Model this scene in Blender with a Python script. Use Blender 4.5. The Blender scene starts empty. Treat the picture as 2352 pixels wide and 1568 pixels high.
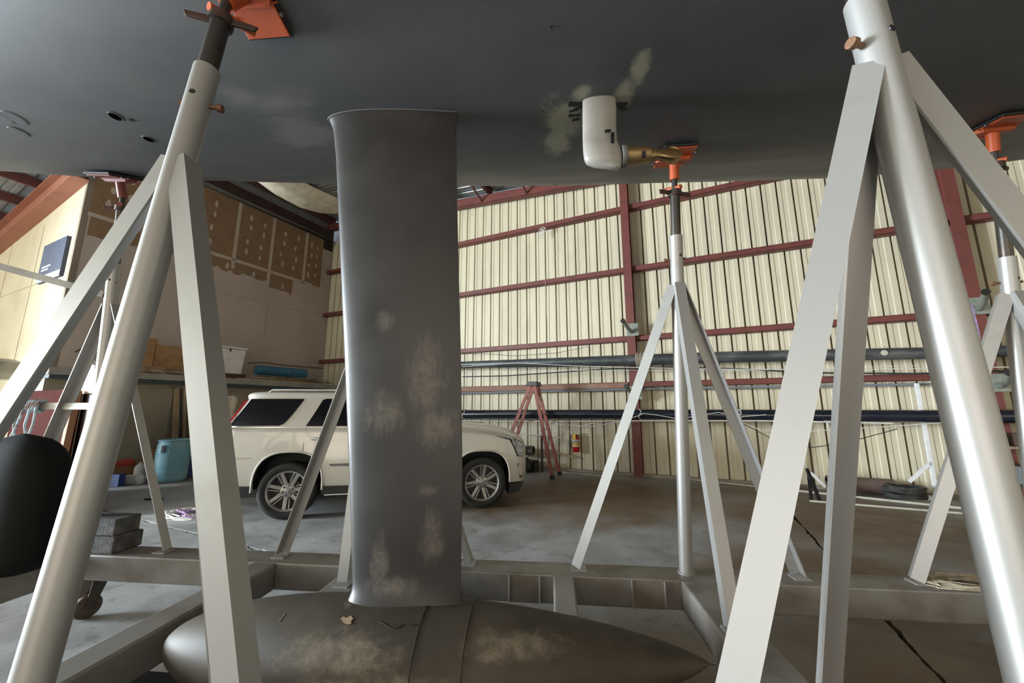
import bpy, bmesh, math, random
import numpy as np
from mathutils import Vector, Matrix
random.seed(7)
S = bpy.context.scene
COL = S.collection
# ------------------------------------------------------------------ camera
F, CX, CY, EYE = 877.0, 1176.0, 784.0, 1.6          # focal length and centre in pixels of the 2352x1568 frame
PITCH = math.atan((938 - 784) / F)
cam_d = bpy.data.cameras.new('camera'); cam_d.sensor_width = 36.0; cam_d.sensor_fit = 'HORIZONTAL'
cam_d.lens = F / 2352 * 36; cam_d.clip_start = 0.02; cam_d.clip_end = 200
cam = bpy.data.objects.new('camera', cam_d); COL.objects.link(cam)
cam.location = (0, 0, EYE); cam.rotation_euler = (math.pi / 2 + PITCH, 0, 0)
S.camera = cam
# ------------------------------------------------------------------ frames: boat (u right along hull, v away, z) and building (w along metal wall, n away, z)
A_BOAT = -math.atan(90 / (F / math.cos(PITCH)))
A_BLD = -math.radians(25.5)
# ------------------------------------------------------------------ world, lights, exposure
wd = bpy.data.worlds.new('world'); S.world = wd; wd.use_nodes = True
nt = wd.node_tree; bg = nt.nodes['Background']
bg.inputs[0].default_value = (0.72, 0.84, 1.0, 1); bg.inputs[1].default_value = 1.6
def rotz(p, a):
    c, s = math.cos(a), math.sin(a); return (p[0] * c - p[1] * s, p[0] * s + p[1] * c, p[2])
def area(name, p, target, sx, sy, power, col, spread=180):
    d = bpy.data.lights.new(name, 'AREA'); d.shape = 'RECTANGLE'; d.size = sx; d.size_y = sy
    d.energy = power; d.color = col; d.spread = math.radians(spread)
    o = bpy.data.objects.new(name, d); COL.objects.link(o)
    o.location = p; o.rotation_euler = (Vector(target) - Vector(p)).to_track_quat('-Z', 'Y').to_euler()
    return o
# daylight through a side doorway (open sky); added warm fill at an unseen back doorway
area('daylight_side_door', rotz((-19.4, -7.5, 2.7), A_BLD), rotz((0, -7.5, 2.5), A_BLD), 4.6, 5.1, 12500, (0.80, 0.91, 1.0), 140)
area('warm_fill_back_door', rotz((3.0, -9.75, 2.7), A_BLD), rotz((3.0, 0, 2.4), A_BLD), 9.0, 5.0, 560, (1.0, 0.78, 0.52))
vs = S.view_settings
vs.view_transform = 'Standard'; vs.look = 'None'; vs.exposure = -0.45; vs.gamma = 1.0; vs.use_curve_mapping = False

# ------------------------------------------------------------------ pixel helpers (a pixel gives a direction; distance comes from a known plane)
cp, sp = math.cos(PITCH), math.sin(PITCH)
O = np.array([0, 0, EYE])
def ray(x, y):
    a = (x - CX) / F; b = (CY - y) / F
    return np.array([a, cp - b * sp, sp + b * cp])
class Frame:
    def __init__(s, ang):
        s.a = ang; c, q = math.cos(ang), math.sin(ang)
        s.X = np.array([c, q, 0]); s.Y = np.array([-q, c, 0]); s.Z = np.array([0, 0, 1.0])
    def world(s, p): return s.X * p[0] + s.Y * p[1] + s.Z * p[2]
    def local(s, P): return (float(P @ s.X), float(P @ s.Y), float(P[2]))
    def hit(s, x, y, ax, val):           # pixel -> local point where axis ax has value val
        r = ray(x, y); n = (s.X, s.Y, s.Z)[ax]
        t = (val - O @ n) / (r @ n); return s.local(O + r * t)
BT = Frame(A_BOAT); BD = Frame(A_BLD)
def bu(x, y, u): return BT.hit(x, y, 0, u)
def bv(x, y, v): return BT.hit(x, y, 1, v)
def bz(x, y, z): return BT.hit(x, y, 2, z)
def dw(x, y, w): return BD.hit(x, y, 0, w)
def dn(x, y, n): return BD.hit(x, y, 1, n)
def dz(x, y, z): return BD.hit(x, y, 2, z)

# ------------------------------------------------------------------ materials
MATS = {}
def new_mat(name):
    m = bpy.data.materials.new(name); m.use_nodes = True
    return m, m.node_tree, m.node_tree.nodes['Principled BSDF']
def N_(t, kind, **kw):
    n = t.nodes.new(kind)
    for k, v in kw.items(): setattr(n, k, v)
    return n
def rgba(c): return (c[0], c[1], c[2], 1)
def srgb(r, g, b):
    f = lambda x: (x / 255 / 12.92) if x / 255 <= .04045 else ((x / 255 + .055) / 1.055) ** 2.4
    return (f(r), f(g), f(b))
def noise(t, co, scale, detail=5, rough=.55, stretch=None):
    n = N_(t, 'ShaderNodeTexNoise'); n.inputs['Scale'].default_value = scale
    n.inputs['Detail'].default_value = detail; n.inputs['Roughness'].default_value = rough
    if stretch:
        mp = N_(t, 'ShaderNodeMapping'); mp.inputs['Scale'].default_value = stretch
        t.links.new(co, mp.inputs['Vector']); t.links.new(mp.outputs[0], n.inputs['Vector'])
    else: t.links.new(co, n.inputs['Vector'])
    return n.outputs['Fac']
def maprange(t, v, a, b, c=0., d=1.):
    m = N_(t, 'ShaderNodeMapRange'); m.interpolation_type = 'SMOOTHSTEP'
    for i, x in zip(('From Min', 'From Max', 'To Min', 'To Max'), (a, b, c, d)): m.inputs[i].default_value = x
    t.links.new(v, m.inputs['Value']); return m.outputs[0]
def mixc(t, f, a, b):
    m = N_(t, 'ShaderNodeMix', data_type='RGBA')
    if isinstance(f, float): m.inputs[0].default_value = f
    else: t.links.new(f, m.inputs[0])
    for i, x in ((6, a), (7, b)):
        if isinstance(x, tuple): m.inputs[i].default_value = rgba(x)
        else: t.links.new(x, m.inputs[i])
    return m.outputs[2]
def math_(t, op, a, b):
    m = N_(t, 'ShaderNodeMath', operation=op)
    for i, x in enumerate((a, b)):
        if isinstance(x, (int, float)): m.inputs[i].default_value = x
        else: t.links.new(x, m.inputs[i])
    return m.outputs[0]
def bump(t, bs, h, strength, dist=.01):
    b = N_(t, 'ShaderNodeBump'); b.inputs['Strength'].default_value = strength; b.inputs['Distance'].default_value = dist
    t.links.new(h, b.inputs['Height']); t.links.new(b.outputs[0], bs.inputs['Normal'])
def ocoord(t): return N_(t, 'ShaderNodeTexCoord').outputs['Object']
def blobs(t, co, lst, nz, amt):
    """soft-edged colour patches: list of (centre, radii), broken up by noise nz"""
    out = None
    for c, r in lst:
        s = N_(t, 'ShaderNodeVectorMath', operation='SUBTRACT'); t.links.new(co, s.inputs[0]); s.inputs[1].default_value = c
        d = N_(t, 'ShaderNodeVectorMath', operation='DIVIDE'); t.links.new(s.outputs[0], d.inputs[0]); d.inputs[1].default_value = r
        l = N_(t, 'ShaderNodeVectorMath', operation='LENGTH'); t.links.new(d.outputs[0], l.inputs[0])
        v = math_(t, 'ADD', l.outputs['Value'], math_(t, 'MULTIPLY', math_(t, 'SUBTRACT', nz, .5), amt))
        m = maprange(t, v, 1.25, .35)
        out = m if out is None else math_(t, 'MAXIMUM', out, m)
    return out
def M(name, c, rough=.5, metal=0., c2=None, scale=6., lo=.4, hi=.7, bmp=0., stretch=None, coat=0., spec=None):
    """paint / metal / wood / cloth with a noise-driven second colour and fine relief"""
    if name in MATS: return MATS[name]
    m, t, b = new_mat(name); co = ocoord(t)
    b.inputs['Roughness'].default_value = rough; b.inputs['Metallic'].default_value = metal
    if coat: b.inputs['Coat Weight'].default_value = coat; b.inputs['Coat Roughness'].default_value = .06
    if spec is not None: b.inputs['Specular IOR Level'].default_value = spec
    if c2 is None: c2 = tuple(x * .8 for x in c)
    nz = noise(t, co, scale, 6, .6, stretch)
    t.links.new(mixc(t, maprange(t, nz, lo, hi), c, c2), b.inputs['Base Color'])
    if bmp: bump(t, b, noise(t, co, scale * 6, 4), bmp)
    MATS[name] = m; return m

silver = M('aluminium_paint', (.37, .36, .345), .44, .5, (.30, .285, .26), 3.0, .55, .8, .03)
frame_paint = M('dusty_silver_paint', (.235, .218, .195), .48, .25, (.15, .125, .10), 2.5, .42, .68, .05)
dark_steel = M('dark_bare_steel', (.075, .068, .062), .38, .7, (.11, .075, .05), 9, .5, .75, .05)
brown_steel = M('brown_dark_steel', (.06, .038, .03), .5, .4, (.10, .055, .04), 10)
rust_steel = M('rusty_steel', (.16, .075, .04), .6, .4, (.30, .20, .13), 14, .45, .7, .1)
orange = M('orange_paint', (.44, .078, .020), .42, 0, (.28, .05, .022), 8, .55, .8, .03)
shaded_pad = M('shaded_orange_paint', (.22, .045, .035), .5, 0, (.12, .03, .025), 8, .5, .8, .03)  # orange pad paint with shade put into the colour
rubber = M('black_rubber', (.018, .018, .019), .6)
black = M('black_plastic', (.014, .014, .015), .4)
redsteel = M('red_oxide_steel', (.17, .045, .036), .55, 0, (.11, .034, .029), 3, .45, .75, .04)
darkred = M('dark_purlin_steel', (.12, .038, .032), .6, 0, (.075, .03, .028), 3, .45, .75)
orange_rafter = M('red_oxide_rafter', (.27, .10, .06), .6, 0, (.20, .075, .045), 2, .45, .75)
cream = M('cream_sheet_metal', (.66, .59, .43), .5, 0, (.56, .495, .365), 1.2, .4, .75, .01, (1, 1, .35))
roof_metal = M('bare_roof_sheet', (.33, .34, .34), .45, .5, (.22, .22, .22), 2, .4, .7)
card = M('cardboard', (.33, .19, .085), .8, 0, (.24, .13, .06), 5, .4, .7, .05)
wood = M('old_timber', (.20, .125, .07), .75, 0, (.32, .25, .17), 7, .4, .7, .15, (1, 1, .15))
palewood = M('pale_timber', (.48, .36, .22), .7, 0, (.36, .25, .14), 8, .4, .7, .1, (1, 1, .2))
greywood = M('weathered_dark_timber', (.05, .045, .04), .85, 0, (.13, .12, .108), 9, .45, .7, .4, (.4, 1, 1))
white_paint = M('white_paint', (.78, .78, .76), .45)
whiteplastic = M('white_plastic', (.74, .71, .68), .45, 0, (.62, .59, .56), 3)
blueplastic = M('pale_blue_plastic', (.20, .42, .50), .5, 0, (.30, .48, .54), 4, .4, .7, .05)
bluesheet = M('blue_sheet', (.03, .045, .20), .55)
bluetarp = M('blue_foam_sheet', (.025, .12, .20), .6, 0, (.02, .085, .15), 6)
canvas = M('cream_canvas', (.66, .60, .47), .85, 0, (.5, .44, .33), 5, .4, .7, .1)
rope_white = M('white_rope', (.72, .70, .66), .8, 0, (.5, .48, .44), 30)
rope_tan = M('tan_rope', (.50, .43, .32), .85, 0, (.32, .27, .2), 25)
rope_dark = M('dark_cable', (.03, .03, .032), .5)
purple = M('purple_sling', (.30, .17, .48), .8, 0, (.5, .42, .6), 20)
maroon = M('maroon_panel', (.055, .013, .010), .9, 0, (.045, .011, .009), 3, spec=.05)
galv = M('galvanised_bracket', (.32, .35, .31), .45, .5, (.22, .24, .2), 8)
mast_grey = M('weathered_dark_mast', (.055, .06, .062), .42, .2, (.13, .135, .13), 3.5, .45, .75, 0, (.5, 1, 1))
mast_blue = M('gloss_navy_mast', (.010, .012, .022), .16, 0, (.018, .02, .03), 4, coat=.5)
ladder_red = M('red_fibreglass', (.30, .085, .06), .55, 0, (.22, .06, .045), 6)
alu = M('aluminium', (.62, .62, .60), .35, .8)
chrome = M('chrome', (.80, .80, .80), .12, 1.0)
ext_red = M('extinguisher_red', (.50, .012, .015), .25, coat=.4)
yellow = M('yellow_label', (.75, .45, .03), .5)
pearl = M('pearl_white_car_paint', (.64, .60, .54), .28, .08, (.62, .58, .52), 2, coat=.8)
carglass = M('privacy_glass', (.008, .008, .010), .05, 0, (.010, .010, .012), 2, coat=.6)
tyre = M('tyre_rubber', (.012, .0115, .011), .75, 0, (.022, .020, .018), 12)
rim_m = M('machined_rim', (.42, .40, .375), .36, .6, (.34, .32, .30), 8)
rim_dark = M('dark_rim_barrel', (.09, .09, .09), .4, .6)
brass = M('bronze_propeller', (.30, .20, .09), .38, .75, (.14, .09, .045), 10, .45, .75, .08)
leg_white = M('grey_white_saildrive', (.28, .262, .235), .45, 0, (.22, .2, .175), 5, .5, .75, .02)
redlens = M('red_lens', (.35, .02, .015), .15, coat=.6)
headlens = M('headlamp_lens', (.30, .32, .34), .08, .3, (.6, .62, .63), 14, coat=.8)
signblue = M('slate_blue_sign', (.06, .075, .12), .6)
office_paint = M('beige_office_paint', (.33, .28, .205), .6, 0, (.29, .245, .18), 1.5)
trimgrey = M('grey_ledge_board', (.30, .28, .25), .65, 0, (.22, .2, .18), 2)
shade_teal = M('ledge_shade_teal', (.05, .075, .085), .6)
drypaper = M('brown_gypsum_paper', (.245, .155, .085), .85, 0, (.215, .13, .07), 4)
mud = M('joint_compound', (.47, .405, .335), .85, 0, (.42, .36, .30), 8)

def make_wallpaint():
    m, t, b = new_mat('stained_white_paint'); co = ocoord(t)
    n1 = noise(t, co, .9, 5); n2 = noise(t, co, 3.5, 6, .6, (1, 1, .35))
    c = mixc(t, maprange(t, n1, .35, .7), (.46, .39, .335), (.41, .345, .295))
    c = mixc(t, maprange(t, n2, .62, .82), c, (.34, .29, .25))
    t.links.new(c, b.inputs['Base Color']); b.inputs['Roughness'].default_value = .7
    MATS['wallpaint'] = m; return m
wallpaint = make_wallpaint()
brightwall = M('cream_painted_panel', (.56, .49, .36), .6, 0, (.48, .41, .29), .8)

def make_floor():
    m, t, b = new_mat('stained_concrete')
    ge = N_(t, 'ShaderNodeNewGeometry').outputs['Position']
    n1 = noise(t, ge, .42, 6, .6); n2 = noise(t, ge, 1.7, 8, .62); n3 = noise(t, ge, 9, 6, .6)
    c = mixc(t, maprange(t, n2, .3, .75), (.29, .29, .285), (.46, .46, .45))
    # brown oil and dirt staining, heavier towards the parking bay by the metal wall; the blob at the bulb tail also paints the bulb's shadow
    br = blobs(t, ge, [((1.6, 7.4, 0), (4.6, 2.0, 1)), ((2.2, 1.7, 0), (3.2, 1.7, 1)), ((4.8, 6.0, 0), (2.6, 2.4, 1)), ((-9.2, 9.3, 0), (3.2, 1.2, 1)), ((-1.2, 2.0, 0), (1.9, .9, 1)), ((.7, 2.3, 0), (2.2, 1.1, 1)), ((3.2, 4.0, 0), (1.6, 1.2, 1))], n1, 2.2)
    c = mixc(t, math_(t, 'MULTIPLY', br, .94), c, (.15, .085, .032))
    sp_ = maprange(t, n1, .55, .72); c = mixc(t, math_(t, 'MULTIPLY', sp_, .55), c, (.12, .105, .085))
    n4 = noise(t, ge, 4.5, 9, .7); n5 = noise(t, ge, 26, 5, .7)
    c = mixc(t, math_(t, 'MULTIPLY', maprange(t, n4, .52, .70), .62), c, (.11, .105, .10))
    c = mixc(t, math_(t, 'MULTIPLY', maprange(t, n5, .35, .7), .22), c, (.12, .12, .12))
    c = mixc(t, maprange(t, n3, .74, .82), c, (.45, .45, .45))
    t.links.new(c, b.inputs['Base Color'])
    t.links.new(maprange(t, n2, .3, .7, .38, .68), b.inputs['Roughness'])
    bump(t, b, n3, .12, .01)
    return m
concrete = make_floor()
dirt = M('joint_dirt', (.02, .018, .016), .9)

# ------------------------------------------------------------------ mesh builder
ROOT = {}
class MB:
    def __init__(s): s.v = []; s.f = []; s.sm = []
    def add(s, vs, fs, smooth=False):
        o = len(s.v); s.v += [tuple(map(float, p)) for p in vs]
        s.f += [tuple(i + o for i in f) for f in fs]; s.sm += [smooth] * len(fs); return s
    def hexa(s, p):              # 8 corners: 4 bottom ring, 4 top ring
        return s.add(p, [(3, 2, 1, 0), (4, 5, 6, 7), (0, 1, 5, 4), (1, 2, 6, 5), (2, 3, 7, 6), (3, 0, 4, 7)])
    def box(s, lo, hi):
        a, b, c = lo; d, e, f = hi
        return s.hexa([(a, b, c), (d, b, c), (d, e, c), (a, e, c), (a, b, f), (d, b, f), (d, e, f), (a, e, f)])
    def obox(s, c, sx, sy, sz, X, Y=None):
        X = Vector(X).normalized(); Z = Vector((0, 0, 1)) if Y is None else X.cross(Vector(Y)).normalized()
        Yv = Z.cross(X).normalized() if Y is None else Z.cross(X).normalized()
        c = Vector(c); g = []
        for k in (-1, 1):
            for i, j in ((-1, -1), (1, -1), (1, 1), (-1, 1)):
                g.append(c + X * (i * sx / 2) + Yv * (j * sy / 2) + Z * (k * sz / 2))
        return s.hexa(g)
    def bar(s, p0, p1, a, wa, wb, end0=None):
        """rectangular bar from p0 to p1; a = direction of width wa, wb across"""
        p0, p1, a = Vector(p0), Vector(p1), Vector(a); d = (p1 - p0).normalized()
        a = (a - d * a.dot(d)).normalized(); b = d.cross(a)
        g = [p + a * (i * wa / 2) + b * (j * wb / 2) for p in (p0, p1) for i, j in ((-1, -1), (1, -1), (1, 1), (-1, 1))]
        return s.hexa(g)
    def angle(s, p0, p1, e1, e2, w, th):
        """steel angle: corner runs p0->p1, flanges along e1 and e2"""
        p0, p1 = Vector(p0), Vector(p1); d = (p1 - p0).normalized()
        e1 = Vector(e1); e1 = (e1 - d * e1.dot(d)).normalized(); e2 = Vector(e2); e2 = (e2 - d * e2.dot(d) - e1 * e2.dot(e1)).normalized()
        prof = [(0, 0), (w, 0), (w, th), (th, th), (th, w), (0, w)]
        g = [p + e1 * x + e2 * y for p in (p0, p1) for x, y in prof]
        fs = [(i, (i + 1) % 6, (i + 1) % 6 + 6, i + 6) for i in range(6)] + [(0, 3, 2, 1), (0, 5, 4, 3), (6, 7, 8, 9), (6, 9, 10, 11)]
        return s.add(g, fs)
    def tube(s, pts, r, n=12, cap=True, smooth=True):
        pts = [Vector(p) for p in pts]; R = r if isinstance(r, (list, tuple)) else [r] * len(pts)
        t0 = (pts[1] - pts[0]).normalized(); a = t0.orthogonal().normalized(); vs = []
        for i, p in enumerate(pts):
            t = (pts[min(i + 1, len(pts) - 1)] - pts[max(i - 1, 0)])
            if t.length < 1e-9: t = t0
            t.normalize(); a = (a - t * a.dot(t)).normalized(); b = t.cross(a)
            vs += [p + (a * math.cos(2 * math.pi * k / n) + b * math.sin(2 * math.pi * k / n)) * R[i] for k in range(n)]
        fs = [(i * n + k, i * n + (k + 1) % n, (i + 1) * n + (k + 1) % n, (i + 1) * n + k) for i in range(len(pts) - 1) for k in range(n)]
        s.add(vs, fs, smooth)
        if cap:
            o = len(s.v) - len(vs)
            s.f += [tuple(o + k for k in range(n))[::-1], tuple(o + len(vs) - n + k for k in range(n))]; s.sm += [False, False]
        return s
    def lathe(s, prof, c, axis, n=32, smooth=True, cap=True):
        """prof = [(radius, height along axis)]"""
        ax = Vector(axis).normalized(); a = ax.orthogonal().normalized(); b = ax.cross(a); c = Vector(c); vs = []
        for r, h in prof: vs += [c + ax * h + (a * math.cos(2 * math.pi * k / n) + b * math.sin(2 * math.pi * k / n)) * r for k in range(n)]
        fs = [(i * n + k, i * n + (k + 1) % n, (i + 1) * n + (k + 1) % n, (i + 1) * n + k) for i in range(len(prof) - 1) for k in range(n)]
        s.add(vs, fs, smooth)
        o = len(s.v) - len(vs)
        if cap and prof[0][0] > 1e-5: s.f.append(tuple(o + k for k in range(n))[::-1]); s.sm.append(False)
        if cap and prof[-1][0] > 1e-5: s.f.append(tuple(o + len(vs) - n + k for k in range(n))); s.sm.append(False)
        return s
    def prism(s, poly, ext):
        """polygon (3-D points) extruded by vector ext"""
        n = len(poly); e = Vector(ext); g = [Vector(p) for p in poly]; g += [p + e for p in g]
        fs = [tuple(range(n))[::-1], tuple(range(n, 2 * n))] + [(i, (i + 1) % n, (i + 1) % n + n, i + n) for i in range(n)]
        return s.add(g, fs)
    def grid(s, rows, smooth=True, closed=False):
        n = len(rows[0]); m = len(rows)
        fs = []
        for i in range(m - 1):
            for j in range(n if closed else n - 1):
                fs.append((i * n + j, i * n + (j + 1) % n, (i + 1) * n + (j + 1) % n, (i + 1) * n + j))
        return s.add([p for r in rows for p in r], fs, smooth)
    def mesh(s, name, mat, base, sharp=40):
        me = bpy.data.meshes.new(name)
        me.from_pydata([(x - base[0], y - base[1], z - base[2]) for x, y, z in s.v], [], s.f)
        bm = bmesh.new(); bm.from_mesh(me)
        for f, q in zip(bm.faces, s.sm): f.smooth = q
        bmesh.ops.recalc_face_normals(bm, faces=bm.faces); bm.to_mesh(me); bm.free()
        me.materials.append(mat); me.update()
        if any(s.sm):
            try: me.set_sharp_from_angle(angle=math.radians(sharp))
            except Exception: pass
        return me
    def part(s, name, mat, parent, label=None, bevel=0, stuff=False, sharp=40):
        o = bpy.data.objects.new(name, s.mesh(name, mat, ROOT[parent.name], sharp)); COL.objects.link(o)
        o.parent = parent; ROOT[o.name] = ROOT[parent.name]
        if label: o['label'] = label
        if stuff: o['kind'] = 'stuff'
        if bevel: addbevel(o, bevel)
        return o
    def top(s, name, mat, fr, base, label=None, cat=None, group=None, kind=None, bevel=0, sharp=40):
        o = bpy.data.objects.new(name, s.mesh(name, mat, base, sharp)); COL.objects.link(o)
        place(o, fr, base); tag(o, label, cat, group, kind)
        if bevel: addbevel(o, bevel)
        return o
def addbevel(o, w):
    b = o.modifiers.new('bevel', 'BEVEL'); b.width = w; b.segments = 2; b.limit_method = 'ANGLE'; b.angle_limit = math.radians(40)
def place(o, fr, base):
    o.location = fr.world(base); o.rotation_euler = (0, 0, fr.a); ROOT[o.name] = base
def tag(o, label, cat, group=None, kind=None):
    if label: o['label'] = label
    if cat: o['category'] = cat
    if group: o['group'] = group
    if kind: o['kind'] = kind
def thing(name, label, cat, fr, base, group=None, kind=None):
    o = bpy.data.objects.new(name, None); COL.objects.link(o); o.empty_display_size = .1
    place(o, fr, base); tag(o, label, cat, group, kind); return o
def share(src, parent, name=None, offset=(0, 0, 0)):
    o = bpy.data.objects.new(name or src.name.split('.')[0], src.data); COL.objects.link(o)
    o.parent = parent; o.location = src.location + Vector(offset); ROOT[o.name] = ROOT[parent.name]; return o
V3 = lambda *a: Vector(a)

# ================================================================== THE BUILDING
W0, W1, N0, N1, NB = -19.6, 12.0, -10.0, 10.09, 3.2          # building limits, NB = shorter left gable
WD, WO = -12.9, -11.8                                          # drywall plane, office front plane
def roof_z(w):                                                 # underside of the rake beams
    return 8.2 - .08 * (w + 6.9) if w > WD else 7.05 - .14 * (WD - w)
# ---- floor: concrete slabs with chipped joints
fl = MB(); fl.box((W0 - 1, N0 - 1, -.5), (W1 + 1, N1 + 1, -.05))
floor = fl.top('floor', dirt, BD, (0, 0, 0), kind='structure')
wb = [W0, -11.0, -4.9, 1.2, 7.3, W1]; nb = [N0, -3.07, 3.03, N1]
rng = random.Random(3)
def jag(a, b, chip):
    """offsets along an edge of length |b-a|, chipped or saw-cut"""
    n = max(2, int(abs(b - a) / .05)); out = []; c = 0
    for i in range(n + 1):
        if chip:
            c = .7 * c + rng.uniform(-.008, .010)
            out.append((a + (b - a) * i / n, max(.004, .010 + c + (.02 * rng.random() if rng.random() < .12 else 0))))
        else: out.append((a + (b - a) * i / n, .0025))
    return out
for i in range(len(wb) - 1):
    for j in range(len(nb) - 1):
        a, b, c, d = wb[i], wb[i + 1], nb[j], nb[j + 1]
        P = [(x, c + o) for x, o in jag(a, b, j == 2 and i <= 1 + 1)][:-1]
        P += [(b - o, y) for y, o in jag(c, d, i == 2)][:-1]
        P += [(x, d - o) for x, o in jag(b, a, j == 1 and i <= 2)][:-1]
        P += [(a + o, y) for y, o in jag(d, c, i == 3)][:-1]
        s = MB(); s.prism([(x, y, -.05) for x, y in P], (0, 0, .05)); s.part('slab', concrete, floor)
# ---- metal wall (gable end), built of ribbed sheets, red girts, columns and a rake beam
wr = MB(); wr.box((W0 + 6, N1 + .19, -.2), (W1, N1 + .23, 9.3))
wall_r = wr.top('wall_right', roof_metal, BD, (0, N1, 0), kind='structure')
PIT = .305
prof = [(0, 0), (.003, .15), (.036, .15), (.039, 0), (.105, 0), (.118, .012), (.195, .012), (.208, 0)]
def sheet_mesh(w0, z0, z1l, z1r, up=True):
    s = MB(); pts = []
    for k in range(3):
        for x, d in prof: pts.append((w0 + k * PIT + x, N1 + .02 + d))
    pts.append((w0 + 3 * PIT, N1 + .02)); L = 3 * PIT
    s.grid([[(x, y, z0) for x, y in pts], [(x, y, z1l + (z1r - z1l) * (x - w0) / L) for x, y in pts]], smooth=False)
    return s
w = -13.2
while w < W1:
    sheet_mesh(w, 0, roof_z(w) + .42, roof_z(w + .915) + .42).part('wall_sheet', cream, wall_r); w += .915
cols = [-13.5, -7.45, -1.36, 4.76, 10.9]
for z, h in ((6.93, .13), (5.19, .13), (3.36, .13), (2.19, .13)):
    for a, b in zip(cols[:-1], cols[1:]):
        g = MB(); yb = N1
        # Z-shaped girt: web and two lips
        g.box((a + .1, yb - .19, z - h / 2), (b - .1, yb, z - h / 2 + .012)); g.box((a + .1, yb - .19, z + h / 2 - .012), (b - .1, yb, z + h / 2)); g.box((a + .1, yb - .19, z - h / 2), (b - .1, yb - .18, z + h / 2))
        g.part('girt', redsteel, wall_r)
for c in cols:
    zt = roof_z(max(c, -12.8)) + .05
    g = MB(); g.box((c - .1, N1 - .30, 0), (c + .1, N1 - .285, zt)); g.box((c - .1, N1 - .045, 0), (c + .1, N1 - .03, zt)); g.box((c - .006, N1 - .29, 0), (c + .006, N1 - .04, zt))
    g.part('column', redsteel, wall_r)
g = MB()
for (y0, y1, z0, z1) in ((-.30, -.29, 0, .26), (-.30, -.12, 0, .012), (-.30, -.12, .25, .262)):
    a, b = WD, W1
    g.hexa([(a, N1 + y0, roof_z(a + .01) + z0), (b, N1 + y0, roof_z(b) + z0), (b, N1 + y1, roof_z(b) + z0), (a, N1 + y1, roof_z(a + .01) + z0), (a, N1 + y0, roof_z(a + .01) + z1), (b, N1 + y0, roof_z(b) + z1), (b, N1 + y1, roof_z(b) + z1), (a, N1 + y1, roof_z(a + .01) + z1)])
g.part('rake_beam', redsteel, wall_r)
g = MB(); g.box((-11.2, N1 - .12, 0), (W1, N1 - .04, .06)); g.part('base_channel', M('dirty_base_angle', (.34, .29, .23), .7), wall_r)
# wall conduit and timber lying along the lowest girt
g = MB(); g.box((-7.2, N1 - .235, 2.10), (-1.5, N1 - .195, 2.235)); g.part('girt_board', M('weathered_red_board', (.26, .14, .10), .75, 0, (.34, .24, .17), 5, .45, .7, .05, (.3, 1, 1)), wall_r, bevel=.004)
g = MB(); g.tube([(-7.3, N1 - .23, 2.06), (-1.5, N1 - .23, 2.07), (4.6, N1 - .23, 2.05)], .025, 8); g.part('conduit', M('grey_conduit', (.22, .24, .27), .5), wall_r)
# ---- drywall partition
dwl = MB(); dwl.prism([(WD, NB, 0), (WD, N1 + .1, 0), (WD, N1 + .1, 8.35), (WD, NB, 8.2)], (-.12, 0, 0))
wall_l = dwl.top('wall_left', wallpaint, BD, (WD, 6, 0), kind='structure')
seams = [(476, 582), (540, 595), (620, 620), (695, 640), (737, 655)]
# upper row of unpainted sheets (bare paper), taped joints, filler dabs; pixel corners on the drywall plane
def dwp(x, y, off=.0): p = dw(x, y, WD + off); return p
nj = [3.3] + [dwp(*q)[1] for q in ((340, 470), (543, 545), (625, 560), (700, 600))] + [dwp(738, 620)[1]]
zj = 6.24
for k in range(len(nj) - 1):
    s = MB(); s.box((WD, nj[k] + .01, zj), (WD + .008, nj[k + 1] - .01, 8.2)); s.part('drywall_sheet', drypaper, wall_l)
# ragged lower strip of bare paper under the joint
def ragged(n0, n1, zt, zb):
    r2 = random.Random(int(n0 * 100)); pts = [(WD, n0, zt), (WD, n1, zt)]; k = int((n1 - n0) / .12)
    for i in range(k + 1):
        n_ = n1 - (n1 - n0) * i / k; pts.append((WD, n_, zb + r2.uniform(-.09, .09)))
    s = MB(); s.prism(pts, (.008, 0, 0)); return s
ragged(3.35, 4.75, zj - .02, 5.72).part('drywall_sheet', drypaper, wall_l)
ragged(4.9, nj[3] - .05, zj - .02, 5.83).part('drywall_sheet', drypaper, wall_l)
ragged(nj[3] + .06, 8.55, zj - .02, 5.66).part('drywall_sheet', drypaper, wall_l)
for n_ in nj[1:-1]:
    s = MB(); s.box((WD, n_ - .05, 5.95), (WD + .014, n_ + .05, 8.2)); s.part('joint_tape', mud, wall_l)
s = MB(); s.box((WD, 3.3, zj - .055), (WD + .014, 9.3, zj + .045)); s.part('joint_tape', mud, wall_l)
r2 = random.Random(11)
dabs = []
for k in range(len(nj) - 1):
    wd_ = nj[k + 1] - nj[k]
    cols_ = (.3, .7) if wd_ > .7 else (.5,)
    for f in cols_:
        for z in (6.62, 7.02, 7.42, 7.8): dabs.append((nj[k] + wd_ * f + r2.uniform(-.05, .05), z + r2.uniform(-.08, .08)))
for n_, z in [(4.1, 5.95), (5.6, 6.02), (6.4, 5.98), (7.2, 5.97), (8.2, 5.85)]: dabs.append((n_, z))
for n_, z in dabs:
    s = MB(); a, b = r2.uniform(.035, .06), r2.uniform(.07, .13)
    s.prism([(WD + .008, n_ + a * math.cos(t) * r2.uniform(.75, 1.1), z + b * math.sin(t) * r2.uniform(.8, 1.1)) for t in [i * math.pi / 5 for i in range(10)]], (.006, 0, 0)); s.part('filler_dab', mud, wall_l)
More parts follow.
